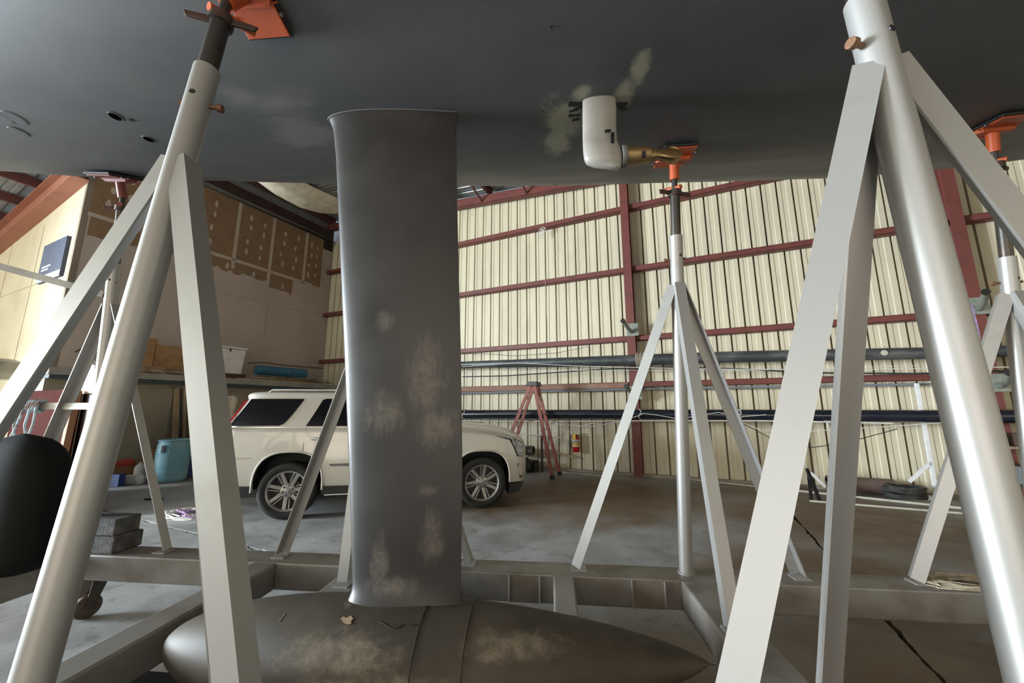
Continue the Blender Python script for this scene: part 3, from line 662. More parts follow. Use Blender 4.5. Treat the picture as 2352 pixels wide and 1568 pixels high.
# ================================================================== BOAT STANDS
def stand(base, topv, u_top, side, label, zt=2.80, pad_mat=orange, apex=2.48, dirs=(1, 1, 1), leg_len=.72, braces=(), inw=.70):
    """side = +1 for far stands (inboard is -v), -1 for near stands. base=(u,v)"""
    u0, v0 = base; inb = -side
    st = thing('boat_stand', label, 'boat stand', BT, (u0, v0, BTOP), 'steel boat stands around the hull')
    hz = hull_z(u_top, topv); n = hull_n(u_top, topv); ctop = Vector((u_top, topv, hz))
    p0 = Vector((u0, v0, BTOP)); head = ctop + n * .17; d = (head - p0).normalized(); Ltot = (head - p0).length
    at = lambda z: p0 + d * ((z - BTOP) / d.z)
    g = MB(); g.tube([p0, at(zt)], .0435, 28); tb = g.part('main_tube', silver, st)
    g = MB(); g.tube([p0, p0 + d * .012], .054, 24); g.part('weld_collar', silver, tb)
    g = MB(); g.tube([at(zt - .1), head - d * .11], .034, 24); inn = g.part('inner_tube', dark_steel, st)
    # threaded screw, winged nut, socket
    g = MB(); g.tube([head - d * .14, head], .02, 14); g.part('screw', dark_steel, st)
    col = head - d * .12
    g = MB(); g.tube([col - d * .022, col + d * .02], .045, 16); nut = g.part('wing_nut', brown_steel, st)
    for k, a in enumerate((.4, .4 + math.pi)):
        r = Vector((math.cos(a), math.sin(a), -.1)); r = (r - d * r.dot(d)).normalized(); q = r.cross(d)
        g = MB(); g.prism([col + r * .03 - d * .016, col + r * .125 - d * .014, col + r * .135 + d * .012, col + r * .03 + d * .018], q * .012); g.part('wing', brown_steel, nut, bevel=.003)
    a2 = 2.2 if side > 0 else 1.2; r = Vector((math.cos(a2), math.sin(a2), .25)); g = MB(); g.tube([col + d * .035 - r * .05, col + d * .04 + r * .12], .017, 12); g.part('handle_bar', pad_mat, st)
    # pad
    e1 = Vector((1, 0, 0)); e1 = (e1 - n * e1.dot(n)).normalized(); e2 = n.cross(e1)
    pc_ = ctop + n * .006 + e2 * (.03 if e2.y > 0 else -.03) * (1 if side < 0 else 0)
    g = MB(); g.obox(pc_ + n * .009, .235, .36, .018, e1, e2); pad = g.part('rubber_pad', rubber, st, bevel=.006)
    g = MB(); g.obox(pc_ + n * .024, .215, .34, .010, e1, e2); pl = g.part('pad_plate', pad_mat, st, bevel=.003)
    # folded ribs of the plate and gusset under it
    for s_ in (-1, 1):
        g = MB(); g.prism([pc_ + n * .028 + e1 * x + e2 * (s_ * .035) for x in (-.135, .135)] + [pc_ + n * .055 + e1 * x + e2 * (s_ * .035) for x in (.085, -.085)], e2 * (.006 * s_)); g.part('plate_rib', pad_mat, pl)
    g = MB(); g.prism([pc_ + n * .03 + e1 * x + e2 * y for x, y in ((-.10, -.045), (.10, -.045), (.13, 0), (.10, .045), (-.10, .045), (-.13, 0))], n * .022); g.part('gusset_plate', pad_mat, pl)
    for x in (-.125, .125):
        for y in (-.085, .085):
            g = MB(); c = pc_ + e1 * x + e2 * y; g.lathe([(.011, .024), (.012, .03), (.009, .036), (.0001, .037)], c, n, 10); g.part('bolt', dark_steel, pl)
    g = MB(); g.tube([pc_ + n * .03, head + d * -.02], .033, 20); g.part('socket', pad_mat, st)
    # locking pin and hole
    zp = at(zt - .17); pr = Vector((.92, inb * .0 + .3 * side * -1, 0)); pr = (pr - d * pr.dot(d)).normalized() * (1 if side < 0 and u0 < 0 else -1)
    g = MB(); g.tube([zp - pr * .06, zp + pr * .075], .008, 10); g.tube([zp + pr * .07, zp + pr * .087], .015, 12); g.part('lock_pin', rust_steel, st)
    hr = Vector((.35, -1, 0)).normalized(); hr = (hr - d * hr.dot(d)).normalized(); c = at(zt - .15) + hr * .0425
    g = MB(); g.lathe([(.0001, .002), (.010, .002), (.010, 0)], c, hr, 14); g.part('pin_hole', black, tb)
    # three steel angle legs welded to the tube and to the cradle
    ap = at(apex)
    W = .068
    for k in range(3):
        if not dirs[k]: continue
        if k < 2:
            sg = (-1, 1)[k]; foot = Vector((u0 + sg * leg_len, v0, BTOP)); outb = Vector((0, side, 0)); rad = Vector((sg, 0, 0))
            c0 = ap + rad * .045 + outb * .035; c1 = foot + rad * .03 + outb * .035 + V3(0, 0, .024)
            if k == 0 and u0 > 0:                                # angle turned with one flat to the front
                mm = Vector((-.48, -.877, 0)); tt = Vector((-.877, .48, 0)); q0 = Vector((-.02, -.02, 0))
                g = MB(); g.angle(ap + rad * .02 + q0 + tt * W / 2, foot + q0 + tt * W / 2 + V3(0, 0, .03), -tt, -mm, W, .007)
            else:
                g = MB(); g.angle(c0, c1, -rad, -outb, W, .007)
        else:
            foot = Vector((u0, v0 + inb * inw, BTOP)); rad = Vector((0, inb, 0)); c0 = ap + rad * .05 - Vector((.034, 0, 0)); c1 = foot + rad * .02 - Vector((.034, 0, 0)) + V3(0, 0, .024)
            e1_, e2_ = (Vector((.88, -.47, 0)), Vector((-.47, -.88, 0))) if (side < 0 and u0 > 0) else (Vector((1, 0, 0)), -rad)
            g = MB(); g.angle(c0, c1, e1_, e2_, W, .007)
        lg = g.part('leg', silver, st)
        f = foot; g = MB(); g.obox(f + V3(0, 0, .004), .10, .095, .008, (1, 0, 0)); g.part('foot_weld', silver, lg)
        t = (c1 - c0).normalized(); 
    for a, b in braces:
        g = MB(); g.bar(a, b, (0, 0, 1), .055, .012); g.part('brace', frame_paint, st)
    return st
def pole(pa, pb, u):                                            # two pixels on the pole, known u -> v at beam top and slope
    a, b = bu(*pa, u), bu(*pb, u); sl = (b[1] - a[1]) / (b[2] - a[2]); return a[1] + sl * (BTOP - a[2]), sl
vb, sl = pole((160, 1296), (473, 245), -1.33)
stand((-1.33, vb), vb + sl * 2.95, -1.33, -1, 'silver stand beside the keel nose, orange pad with wide plate on a dark inner tube', zt=2.92, apex=2.50)
vb2, sl2 = pole((2299, 1300), (1978, 100), .90)
stand((.90, vb2), vb2 + sl2 * 2.95, .90, -1, 'silver stand beside the tail of the keel bulb, pad out of view above', zt=2.74, apex=2.52)
stand((.892, 2.93), 2.62, .925, 1, 'silver stand with orange pad below the propeller, legs on beam and cross beam', zt=2.83, apex=2.48)
stand((-1.33, 2.93), 2.62, -1.30, 1, 'silver stand mostly hidden behind the keel fin', zt=2.83, apex=2.48, inw=.40)
b1 = bu(145, 612, -3.75); b0 = bu(0, 566, -3.75); c1 = bu(145, 943, -3.75)
sl_ = stand((-3.75, 2.93), 2.66, -3.70, 1, 'silver stand with orange pad coloured as if shaded, in front of the office wall', zt=2.83, pad_mat=shaded_pad, apex=2.48, dirs=(1, 1, 0),
            braces=(((-3.75, 2.75, 2.55), (-4.75, 2.60, 2.82)), ((-3.75, 2.85, 1.62), (-4.6, 2.85, 1.62))))
stand((3.05, 2.93), 2.66, 3.06, 1, 'silver stand with orange pad near the purple sling', zt=2.60, apex=2.36)
# ---- blocks, black bulb-shaped cover and rope on the cradle
r4 = random.Random(9)
for k, (u0, u1, v0, v1, z0, z1, a) in enumerate(((-3.69, -3.36, 2.83, 3.05, .502, .625, 0), (-3.69, -3.38, 2.84, 3.03, .627, .75, .0))):
    g = MB(); g.box((u0, v0, z0), (u1, v1, z1)); g.top('timber_block', greywood, BT, ((u0 + u1) / 2, (v0 + v1) / 2, z0), ('lower weathered dark timber block lying on the cradle end', 'upper weathered dark timber block stacked on another block')[k], 'timber', 'timber blocks on the cradle', bevel=.008)
# big black rounded fender standing on the end beam
vq = 2.5; pr_ = bv(136, 1120, vq); ptp = bv(62, 996, vq); ub = pr_[0]; uw = .74; rows = []
zt_b = ptp[2]
for i in range(25):
    f = i / 24; z = BTOP + .002 + (zt_b - BTOP) * f
    wz = (1 - max(0, (f - .55) / .45) ** 2.6) ** .5 if f > .55 else 1.0
    wz *= (1 - max(0, (.12 - f) / .12) ** 2 * .25); wz = max(wz, .02)
    ring = []
    for j in range(40):
        a = 2 * math.pi * j / 40; cx_, sy_ = math.cos(a), math.sin(a); q = (abs(cx_) ** 3 + abs(sy_) ** 3) ** (-1 / 3)
        ring.append((ub - uw / 2 + uw / 2 * wz * q * cx_, vq + .17 * max(wz, .3 if f < .98 else .05) * q * sy_, z))
    rows.append(ring)
g = MB(); g.grid(rows, True, True); g.f.append(tuple(range(40))); g.sm.append(False); g.f.append(tuple(24 * 40 + j for j in range(40))); g.sm.append(False)
g.top('fender', M('matt_black_cover', (.008, .009, .008), .8, spec=.12), BT, (ub - uw / 2, vq, BTOP), 'large matt black rounded fender standing upright on the cradle end', 'fender', sharp=70)

def strands(n, c, ru, rv, zr, r, seed, fr, arc=(3.0, 6.5)):
    rr = random.Random(seed); g = MB()
    for k in range(n):
        a0 = rr.uniform(0, 6.28); da = rr.uniform(*arc); f = rr.uniform(.55, 1.05); ox, oy = rr.uniform(-.12, .12) * ru, rr.uniform(-.12, .12) * rv; zz = rr.uniform(0, zr)
        g.tube([(c[0] + ox + ru * f * math.cos(a0 + da * i / 16) * (1 + .08 * math.sin(3 * i)), c[1] + oy + rv * f * math.sin(a0 + da * i / 16), c[2] + r + zz * (.5 + .5 * math.sin(i * .7 + k))) for i in range(17)], r, 6)
    return g
p = bz(2215, 1340, BTOP)
strands(26, (p[0] + .02, 2.925, BTOP), .26, .10, .03, .004, 2, BT).top('rope_bundle', rope_tan, BT, (p[0], 2.925, BTOP), 'loose tan rope bundle lying on the cradle beam', 'rope')

# near-black board and timber chocks under the bulb
g = MB(); g.box((-2.45, 1.30, 0), (-.15, 2.32, .085)); g.top('support_board', M('dark_ply', (.016, .013, .011), .9, spec=.08), BT, (-1.1, 2.0, 0), 'dark support board on the floor under the keel bulb', 'board', bevel=.01)
for k, u in enumerate((-1.45, -.45)):
    g = MB(); g.box((u - .12, 1.8, .086), (u + .12, 2.14, .198)); g.top('bulb_chock', greywood, BT, (u, 1.97, .086), ('timber chock carrying the front half of the keel bulb', 'timber chock carrying the middle of the keel bulb below the fin')[k], 'chock', bevel=.008)

# ================================================================== CAR
R0 = np.array(BD.world(dz(651, 1195, 0))); F0 = np.array(BD.world(dz(1107, 1168, 0)))
CAR = Frame(math.atan2(F0[1] - R0[1], F0[0] - R0[0]))
c0 = CAR.local(R0); CW = 1.0                                     # half width
cb = (c0[0], c0[1] + CW, 0)                                      # rear axle centre on the floor
car = bpy.data.objects.new('car', None); COL.objects.link(car); place(car, CAR, cb); ROOT[car.name] = (0, 0, 0)
tag(car, 'pearl white large sport utility car with privacy glass, parked behind the keel', 'car')
def smooth_interp(x, xs, ys): return float(np.interp(x, xs, ys))
st_ = [(-1.06, .50, 1.22, 1.24, .84), (-1.03, .44, 1.28, 1.29, .90), (-.97, .42, 1.31, 1.32, .95), (-.8, .42, 1.32, 1.33, .985), (-.4, .42, 1.32, 1.33, 1.0), (.5, .40, 1.31, 1.32, 1.0), (1.5, .38, 1.305, 1.32, 1.0), (2.1, .36, 1.30, 1.34, 1.0), (2.4, .36, 1.285, 1.36, 1.0), (2.8, .355, 1.25, 1.35, .995), (3.1, .35, 1.21, 1.32, .985), (3.35, .35, 1.165, 1.27, .965), (3.5, .35, 1.12, 1.23, .94), (3.6, .35, 1.07, 1.17, .90), (3.67, .36, 1.02, 1.12, .83), (3.73, .38, .96, 1.05, .70), (3.77, .42, .90, .98, .5)]
xs_ = [s[0] for s in st_]; rows = []
for x in sorted(set(list(np.linspace(-1.06, 3.77, 70)) + xs_)):
    zb, zt2, zc, hw = [smooth_interp(x, xs_, [s[k] for s in st_]) for k in (1, 2, 3, 4)]
    H_ = zt2 - zb
    half = [(0, zb), (.5 * hw, zb), (.90 * hw, zb), (.965 * hw, zb + .03), (.99 * hw, zb + .12), (1.0 * hw, zb + .25 * H_), (1.0 * hw, zb + .45 * H_), (.992 * hw, zb + .62 * H_), (.985 * hw, zb + .70 * H_), (.978 * hw, zb + .80 * H_), (.968 * hw, zb + .92 * H_), (.955 * hw, zt2 - .015), (.935 * hw, zt2), (.8 * hw, zt2 + .55 * (zc - zt2)), (.6 * hw, zt2 + .85 * (zc - zt2)), (.3 * hw, zc), (0, zc)]
    rows.append([(x, -y, z) for y, z in half] + [(x, y, z) for y, z in half[::-1][1:-1]])
body = MB(); body.grid(rows, True, True); nn = len(rows[0]); body.f.append(tuple(range(nn))); body.sm.append(False); body.f.append(tuple(len(body.v) - nn + i for i in range(nn))); body.sm.append(False)
bobj = body.part('body', pearl, car, sharp=45)
# wheel wells cut out of the body
def arch(cx, hw, top, bot=.2, n=20):
    pts = [(cx - hw, bot)]
    for i in range(n + 1):
        a = math.pi * (1 - i / n); c, s = math.cos(a), math.sin(a)
        pts.append((cx + hw * math.copysign(abs(c) ** .72, c), .40 + (top - .40) * abs(s) ** .72))
    return pts + [(cx + hw, bot)]
for cx, hw, top in ((0, .465, .95), (2.907, .455, .90)):
    for sg in (-1, 1):
        k = MB(); k.prism([(x, sg * 1.2, z) for x, z in arch(cx, hw, top)], (0, -sg * .62, 0))
        me = k.mesh('cut', rubber, (0, 0, 0)); co_ = bpy.data.objects.new('cut', me); COL.objects.link(co_); co_.parent = car
        md = bobj.modifiers.new('arch', 'BOOLEAN'); md.object = co_; md.operation = 'DIFFERENCE'; md.solver = 'EXACT'
        try: md.material_mode = 'TRANSFER'
        except Exception: pass
bpy.context.view_layer.update(); dg = bpy.context.evaluated_depsgraph_get()
nm = bpy.data.meshes.new_from_object(bobj.evaluated_get(dg)); cuts = [m.object for m in bobj.modifiers]
bobj.modifiers.clear(); bobj.data = nm
if len(nm.materials) < 2: nm.materials.append(rubber)
for c in cuts: bpy.data.objects.remove(c)
# upper cabin
def cab(z):
    return [smooth_interp(z, [1.28, 1.34, 1.55, 1.74, 1.80, 1.84, 1.865, 1.875], q) for q in ([-.98, -.95, -.86, -.78, -.80, -.78, -.66, -.5], [2.38, 2.28, 1.95, 1.64, 1.52, 1.42, 1.25, 1.05], [.955, .945, .885, .825, .795, .76, .68, .55])]
rows = []
for z in (1.28, 1.34, 1.45, 1.55, 1.65, 1.74, 1.77, 1.80, 1.825, 1.845, 1.858, 1.868, 1.875):
    a, b, h = cab(z); ring = []
    cxm, lx = (a + b) / 2, (b - a) / 2
    for j in range(64):
        t = 2 * math.pi * j / 64; c, s = math.cos(t), math.sin(t); ring.append((cxm + lx * math.copysign(abs(c) ** .22, c), h * math.copysign(abs(s) ** .22, s), z))
    rows.append(ring)
cb_ = MB(); cb_.grid(rows, True, True); cb_.f.append(tuple(12 * 64 + j for j in range(64))); cb_.sm.append(True); cab_o = cb_.part('cabin', pearl, car, sharp=50)
def sidey(z): return cab(z)[2] + .003
def side_panel(name, poly, mat, parent, th=.012, out=0., yfn=None, label=None, both=True, bevel=0):
    o = None
    for sg in ((-1, 1) if both else (-1,)):
        g = MB(); yf = yfn or sidey; a = [(x, sg * (yf(z) + out), z) for x, z in poly]; b = [(x, sg * (yf(z) + out - th), z) for x, z in poly]; n = len(poly)
        g.add(a + b, [tuple(range(n)), tuple(range(n, 2 * n))[::-1]] + [(i, (i + 1) % n, (i + 1) % n + n, i + n) for i in range(n)])
        q = g.part(name, mat, parent, label=label, bevel=bevel); o = o or q
    return o
side_panel('quarter_window', [(-.86, 1.345), (-.2, 1.345), (-.14, 1.375), (-.05, 1.50), (.08, 1.735), (.07, 1.752), (-.66, 1.748)], carglass, car, out=.003)
side_panel('rear_door_window', [(.17, 1.335), (.25, 1.50), (.355, 1.735), (.40, 1.755), (1.05, 1.76), (1.05, 1.33)], carglass, car, out=.003)
side_panel('front_door_window', [(1.12, 1.33), (1.12, 1.76), (1.42, 1.75), (1.62, 1.62), (2.05, 1.35), (2.0, 1.33)], carglass, car, out=.003)
side_panel('tail_lamp', [(-.885, 1.335), (-.93, 1.30), (-.745, 1.72), (-.69, 1.745)], redlens, car, out=.012, th=.05, label='tall thin red tail lamp')
side_panel('window_trim', [(-.88, 1.318), (2.0, 1.30), (2.0, 1.312), (-.88, 1.33)], chrome, car, out=.012)
bodyy = lambda z: .965 + .03 * max(0, min(1, (1.3 - z) / .5)) + .004
by = lambda z: float(np.interp(z, [.42, .65, .83, .98, 1.05, 1.14, 1.25, 1.30], [.99, 1.0, 1.0, .993, .985, .978, .968, .955]))
side_panel('door_seam', [(.165, .97), (.175, 1.29), (.181, 1.29), (.171, .97)], rubber, car, out=.0015, th=.01, yfn=by)
side_panel('door_seam', [(1.09, .42), (1.09, 1.29), (1.096, 1.29), (1.096, .42)], rubber, car, out=.0015, th=.01, yfn=by)
side_panel('door_seam', [(2.16, .42), (2.2, 1.27), (2.206, 1.27), (2.166, .42)], rubber, car, out=.0015, th=.01, yfn=by)
side_panel('body_crease', [(-.95, .885), (-.5, .885), (-.5, .889), (-.95, .889)], M('paint_gap', (.35, .32, .27), .5), car, out=.0015, th=.01, yfn=by)
side_panel('side_moulding', [(.55, .755), (.60, .735), (2.3, .735), (2.32, .775), (.56, .775)], chrome, car, out=.008, th=.02, yfn=by, bevel=.003)
side_panel('sill', [(.47, .34), (.47, .45), (2.44, .42), (2.44, .32)], rubber, car, out=.002, th=.06, yfn=lambda z: .985)
side_panel('bumper_skirt', [(-1.0, .42), (-1.0, .50), (-.475, .485), (-.475, .42)], rubber, car, out=.003, th=.05, yfn=lambda z: .985)
side_panel('air_dam', [(3.37, .19), (3.37, .36), (3.62, .36), (3.55, .22)], rubber, car, out=-.03, th=.5, yfn=lambda z: .96)
for sg in (-1, 1):
    g = MB(); g.box((.50, sg * .92 - .07, .305), (2.38, sg * .92 + .07, .345)); rb = g.part('running_board', rubber, car, bevel=.01)
    g = MB(); g.tube([(.52, sg * .99, .325), (2.36, sg * .99, .325)], .012, 10); g.part('step_trim', chrome, rb)
    for xh in (.27, 1.22):
        z = 1.15; y = sg * .985; g = MB(); g.tube([(xh, y, z), (xh + .02, y + sg * .03, z), (xh + .18, y + sg * .03, z - .012), (xh + .21, y, z - .012)], [.018, .022, .022, .016], 12); g.part('door_handle', chrome, car, label='chrome door handle')
    g = MB(); g.tube([(-.50, sg * .70, 1.83), (-.42, sg * .71, 1.888), (1.0, sg * .70, 1.90), (1.12, sg * .69, 1.86)], .018, 10); g.part('roof_rail', alu, car)
    # mirror
    g = MB(); g.lathe([(.0001, -.10), (.06, -.085), (.085, -.03), (.09, .04), (.07, .07), (.0001, .075)], (1.95, sg * 1.10, 1.38), (1, 0, 0), 18); g.part('mirror', pearl, car)
    # arch lip
    for cx, hw, top in ((0, .465, .95), (2.907, .455, .90)):
        pts = [(x, sg * (float(np.interp(z, [.42, .65, .83, .98], [.985, .998, .998, .99])) + .002), z) for x, z in arch(cx, hw + .012, top + .012)[1:-1]]
        g = MB(); g.tube(pts, .014, 8); g.part('arch_lip', pearl, car)
# headlamp, fog vent, grille wrap round the nose: strips that follow the body outline in plan
def hwx(x, z): return smooth_interp(x, xs_, [s[4] for s in st_]) * (by(z))
def nose_panel(name, poly, mat, out=.004, label=None):
    r_ = None
    for sg in (-1, 1):
        g = MB(); a = [(x, sg * (hwx(x, z) + out), z) for x, z in poly]; b = [(x - .02, sg * (hwx(x, z) - .03), z) for x, z in poly]; n = len(poly)
        g.add(a + b, [tuple(range(n)), tuple(range(n, 2 * n))[::-1]] + [(i, (i + 1) % n, (i + 1) % n + n, i + n) for i in range(n)]); q = g.part(name, mat, car, label=label); r_ = r_ or q
    return r_
hl = [(3.15, 1.135), (3.40, 1.08), (3.47, .96), (3.53, .81), (3.60, .80), (3.66, .82), (3.655, .98), (3.60, 1.04), (3.42, 1.11)]
nose_panel('headlamp', hl, headlens, .006, 'clear headlamp'); nose_panel('headlamp_rim', [(3.13, 1.145), (3.39, 1.07), (3.455, .96), (3.515, .80), (3.62, .785), (3.62, .80), (3.535, .815), (3.475, .97), (3.41, 1.095)], black, .008)
nose_panel('fog_vent', [(3.52, .68), (3.62, .67), (3.63, .45), (3.57, .44)], black, .004)
nose_panel('bumper_line', [(3.34, .815), (3.52, .80), (3.52, .795), (3.34, .81)], MATS['paint_gap'], .002)
g = MB(); g.box((3.735, -.42, .50), (3.785, .42, .95)); g.part('grille', M('dark_grille', (.05, .05, .05), .3, .6), car, bevel=.02)
# windscreen and rear glass
def glass(name, pts):
    g = MB(); e = (Vector(pts[1]) - Vector(pts[0])).cross(Vector(pts[3]) - Vector(pts[0])).normalized() * .01; g.prism(pts, e); g.part(name, carglass, car)
glass('windscreen', [(2.30, -.80, 1.36), (2.30, .80, 1.36), (1.63, .70, 1.775), (1.63, -.70, 1.775)])
glass('rear_window', [(-.965, -.72, 1.36), (-.965, .72, 1.36), (-.80, .66, 1.74), (-.80, -.66, 1.74)])
# wheels
def wheel(cx, sg):
    c = V3(cx, sg * .86, .402); ax = (0, sg, 0); A = V3(0, sg, 0)
    w = MB(); w.lathe([(.285, -.13), (.33, -.145), (.375, -.14), (.396, -.12), (.402, -.09), (.402, .09), (.396, .12), (.375, .138), (.33, .14), (.29, .128), (.285, .12)], c, ax, 56, cap=False)
    wo = w.part('tyre', tyre, car)
    for k in range(56):
        a = 2 * math.pi * k / 56
    g = MB(); g.lathe([(.27, -.12), (.275, .10), (.288, .122), (.284, .132), (.262, .118), (.255, .06), (.25, -.10), (.27, -.12)], c, ax, 48, cap=False); rm = g.part('rim', rim_m, wo)
    g = MB(); g.lathe([(.0001, -.06), (.25, -.06), (.25, -.045), (.0001, -.045)], c, ax, 40); g.part('brake_disc', rim_dark, wo)
    g = MB(); g.lathe([(.06, -.05), (.16, .0), (.165, .012), (.06, .014)], c, ax, 24); g.part('brake_hub', rim_dark, wo)
    X, Z = V3(1, 0, 0), V3(0, 0, 1)
    dirv = lambda a: X * math.cos(a) + Z * math.sin(a)
    for k in range(7):
        a = 2 * math.pi * k / 7 + (.2 if cx < 1 else .55); d = dirv(a); n = dirv(a + math.pi / 2)
        g = MB()
        def spk(off, w0, w1, r0, r1, h0, h1):
            p = [c + d * r0 + n * (off - w0) + A * h0, c + d * r0 + n * (off + w0) + A * h0, c + d * r1 + n * (off * 1.35 + w1) + A * h1, c + d * r1 + n * (off * 1.35 - w1) + A * h1]
            g.hexa([q - A * .035 for q in p] + p)
        spk(-.012, .027, .024, .085, .268, .085, .108); spk(.034, .009, .008, .11, .268, .075, .10)
        g.part('spoke', rim_m, wo, bevel=.003)
    g = MB(); g.lathe([(.105, .04), (.105, .075), (.085, .09), (.0001, .09)], c, ax, 28); g.part('hub', rim_m, wo)
    g = MB(); g.lathe([(.042, .088), (.042, .098), (.036, .102), (.0001, .103)], c, ax, 24); cp_ = g.part('centre_cap', M('brushed_cap', (.36, .36, .36), .35, .7), wo)
    g = MB(); sh = [(-.018, .014), (.018, .014), (.016, -.004), (0, -.02), (-.016, -.004)]
    g.prism([c + X * x + Z * z + A * .1025 for x, z in sh], A * .0025); g.part('cap_crest', chrome, wo)
    for k in range(6):
        a = 2 * math.pi * k / 6 + .3; q = c + dirv(a) * .073 + A * .085; g = MB(); g.lathe([(.014, 0), (.013, .016), (.009, .021), (.0001, .022)], q, ax, 10); g.part('lug_nut', M('dark_chrome', (.18, .18, .20), .2, .9), wo)
for cx in (0, 2.907):
    for sg in (-1, 1): wheel(cx, sg)
g = MB(); g.box((-.9, -.6, .26), (3.2, .6, .44)); g.part('chassis', rubber, car)

# ================================================================== ALONG THE METAL WALL
def wallpts(pts, n): return [dn(x, y, n) for x, y in pts]
# ---- masts slung on the wall
def mast(top_px, bot_px, n, mat, name, label, ext):
    a = [dn(x, y, n) for x, y in top_px]; b = [dn(x, y, n) for x, y in bot_px]; rows = []
    pts = [((p[0] + q[0]) / 2, n, (p[2] + q[2]) / 2, (p[2] - q[2]) / 2) for p, q in zip(a, b)]
    f = lambda i, w: float(np.interp(w, [p[0] for p in pts], [p[i] for p in pts]))
    ws = list(np.linspace(ext[0], ext[1], 60)); base = (0, n, f(2, 0))
    r = thing(name, label, 'mast', BD, base)
    for w in ws:
        z, rr = f(2, w), f(3, w); rows.append([(w, n + 1.15 * rr * math.cos(t), z + rr * math.sin(t)) for t in [2 * math.pi * j / 20 for j in range(20)]])
    g = MB(); g.grid(rows, True, True); g.f.append(tuple(range(20))); g.sm.append(False); g.f.append(tuple(20 * 59 + j for j in range(20))); g.sm.append(False)
    g.part('spar', mat, r); return r, f
NM = 9.55
mu, fu = mast([(1062, 830), (1440, 815), (1700, 806), (2140, 797), (2350, 792)], [(1062, 845), (1440, 840), (1700, 832), (2140, 824), (2350, 818)], NM, mast_grey, 'mast', 'weathered dark grey mast slung on the metal wall above another spar', (-9.5, 7.6))
ml, fl_ = mast([(1062, 941), (1440, 940), (1700, 940), (2150, 941), (2350, 940)], [(1062, 962), (1440, 962), (1700, 966), (2150, 971), (2350, 972)], NM - .05, mast_blue, 'mast', 'glossy navy black mast slung low on the metal wall', (-9.5, 7.6))
for w in (-7.4, -6.0, -1.2, .8, 2.6, 4.0, 5.4):                   # lashings on the navy mast
    z, rr = fl_(2, w), fl_(3, w); g = MB(); g.tube([(w + .03 * math.sin(3 * t), NM - .05 + (1.15 * rr + .008) * math.cos(t), z + (rr + .008) * math.sin(t)) for t in [2 * math.pi * j / 20 for j in range(21)]], .010, 6, cap=False); g.part('lashing', rope_white, ml)
z, rr = fu(2, -1.12), fu(3, -1.12)
for k in range(7):
    w = -1.22 + k * .035; g = MB(); g.tube([(w, NM + (1.15 * rr + .012) * math.cos(t), z + (rr * 1.15 + .03 * (k % 2) + .012) * math.sin(t)) for t in [2 * math.pi * j / 20 for j in range(21)]], .012, 6, cap=False); g.part('lashing', rope_tan, mu)
q = dn(2031, 810, NM - .13); g = MB(); g.lathe([(.0001, .012), (.05, .012), (.055, 0)], (q[0], NM - .13, q[2]), (0, -1, 0), 16); g.part('oval_fitting', alu, mu)
for x in (1899, 1925):
    q = dn(x, 966, NM - .15); g = MB(); g.tube([(q[0], NM - .15, q[2]), (q[0], NM - .15, q[2] - .15)], .010, 8); g.tube([(q[0] - .05, NM - .15, q[2]), (q[0] + .05, NM - .15, q[2])], .010, 8); g.part('spreader_fitting', alu, ml)
# ---- rack brackets on the columns
def bracket(w, z, label, long=.55, grp='grey wall brackets'):
    t = thing('wall_bracket', label, 'bracket', BD, (w, N1 - .31, z), grp)
    g = MB(); g.box((w - .13, N1 - .325, z - .16), (w + .16, N1 - .305, z + .16)); g.part('base_plate', galv, t, bevel=.004)
    g = MB(); g.tube([(w, N1 - .32, z - .06), (w - .05, N1 - .32 - long * .45, z - .01), (w - .12, N1 - .32 - long * .9, z + .13)], .05, 10); g.part('arm', galv, t)
    g = MB(); g.lathe([(.05, 0), (.058, .0), (.058, .03), (.045, .03)], (w - .12, N1 - .32 - long * .9, z + .13), (-.2, -.8, .3), 14); g.part('socket', dark_steel, t)
bracket(-1.33, 3.55, 'grey bracket bolted to the red column above the weathered mast')
bracket(-1.33, 1.98, 'grey bracket bolted to the red column above the navy mast')
bracket(4.78, 3.45, 'grey bracket holding a purple sling, on the red column')
bracket(4.85, 2.05, 'grey bracket with a socket, between the two masts by the purple sling')
# ---- ropes and cables strung along the wall
def rope(px_, n, r, mat, label, cat='rope', group=None, name='rope'):
    P = wallpts(px_, n); Q = []
    for i in range(len(P) - 1):
        for k in range(6):
            f = k / 6; f = f; Q.append(tuple(P[i][c] + (P[i + 1][c] - P[i][c]) * f for c in range(3)))
    Q.append(P[-1]); m = len(Q) // 2
    g = MB(); g.tube(Q, r, 6); return g.top(name, mat, BD, Q[m], label, cat, group)
rope([(1062, 842), (1185, 833), (1320, 840), (1470, 844), (1700, 848), (2000, 848), (2350, 842)], NM - .17, .008, rope_white, 'thin white line running just below the weathered mast')
rope([(1062, 852), (1250, 851), (1440, 850), (1700, 851), (2100, 840)], NM - .10, .005, rope_white, 'very thin pale line sagging under the weathered mast')
rope([(1062, 865), (1160, 863), (1280, 855), (1400, 847), (1560, 843), (1700, 847), (1860, 856), (2100, 858), (2350, 850)], NM - .05, .016, rope_dark, 'black cable sagging between the two masts', 'cable', name='cable')
rope([(1062, 813), (1110, 812), (1180, 817), (1280, 810), (1350, 796)], N1 - .26, .006, rope_dark, 'thin dark wire drooping from the red girt above the masts', 'cable', name='cable')
rope([(1062, 966), (1300, 967), (1500, 966), (1750, 966), (2050, 972)], NM - .19, .014, rope_white, 'straight white rope along the underside of the navy mast')
rope([(1255, 969), (1300, 976), (1360, 979), (1420, 969), (1465, 955), (1478, 949), (1510, 953), (1560, 962)], NM - .25, .009, rope_white, 'white rope looping down from the navy mast beside the fire extinguisher')
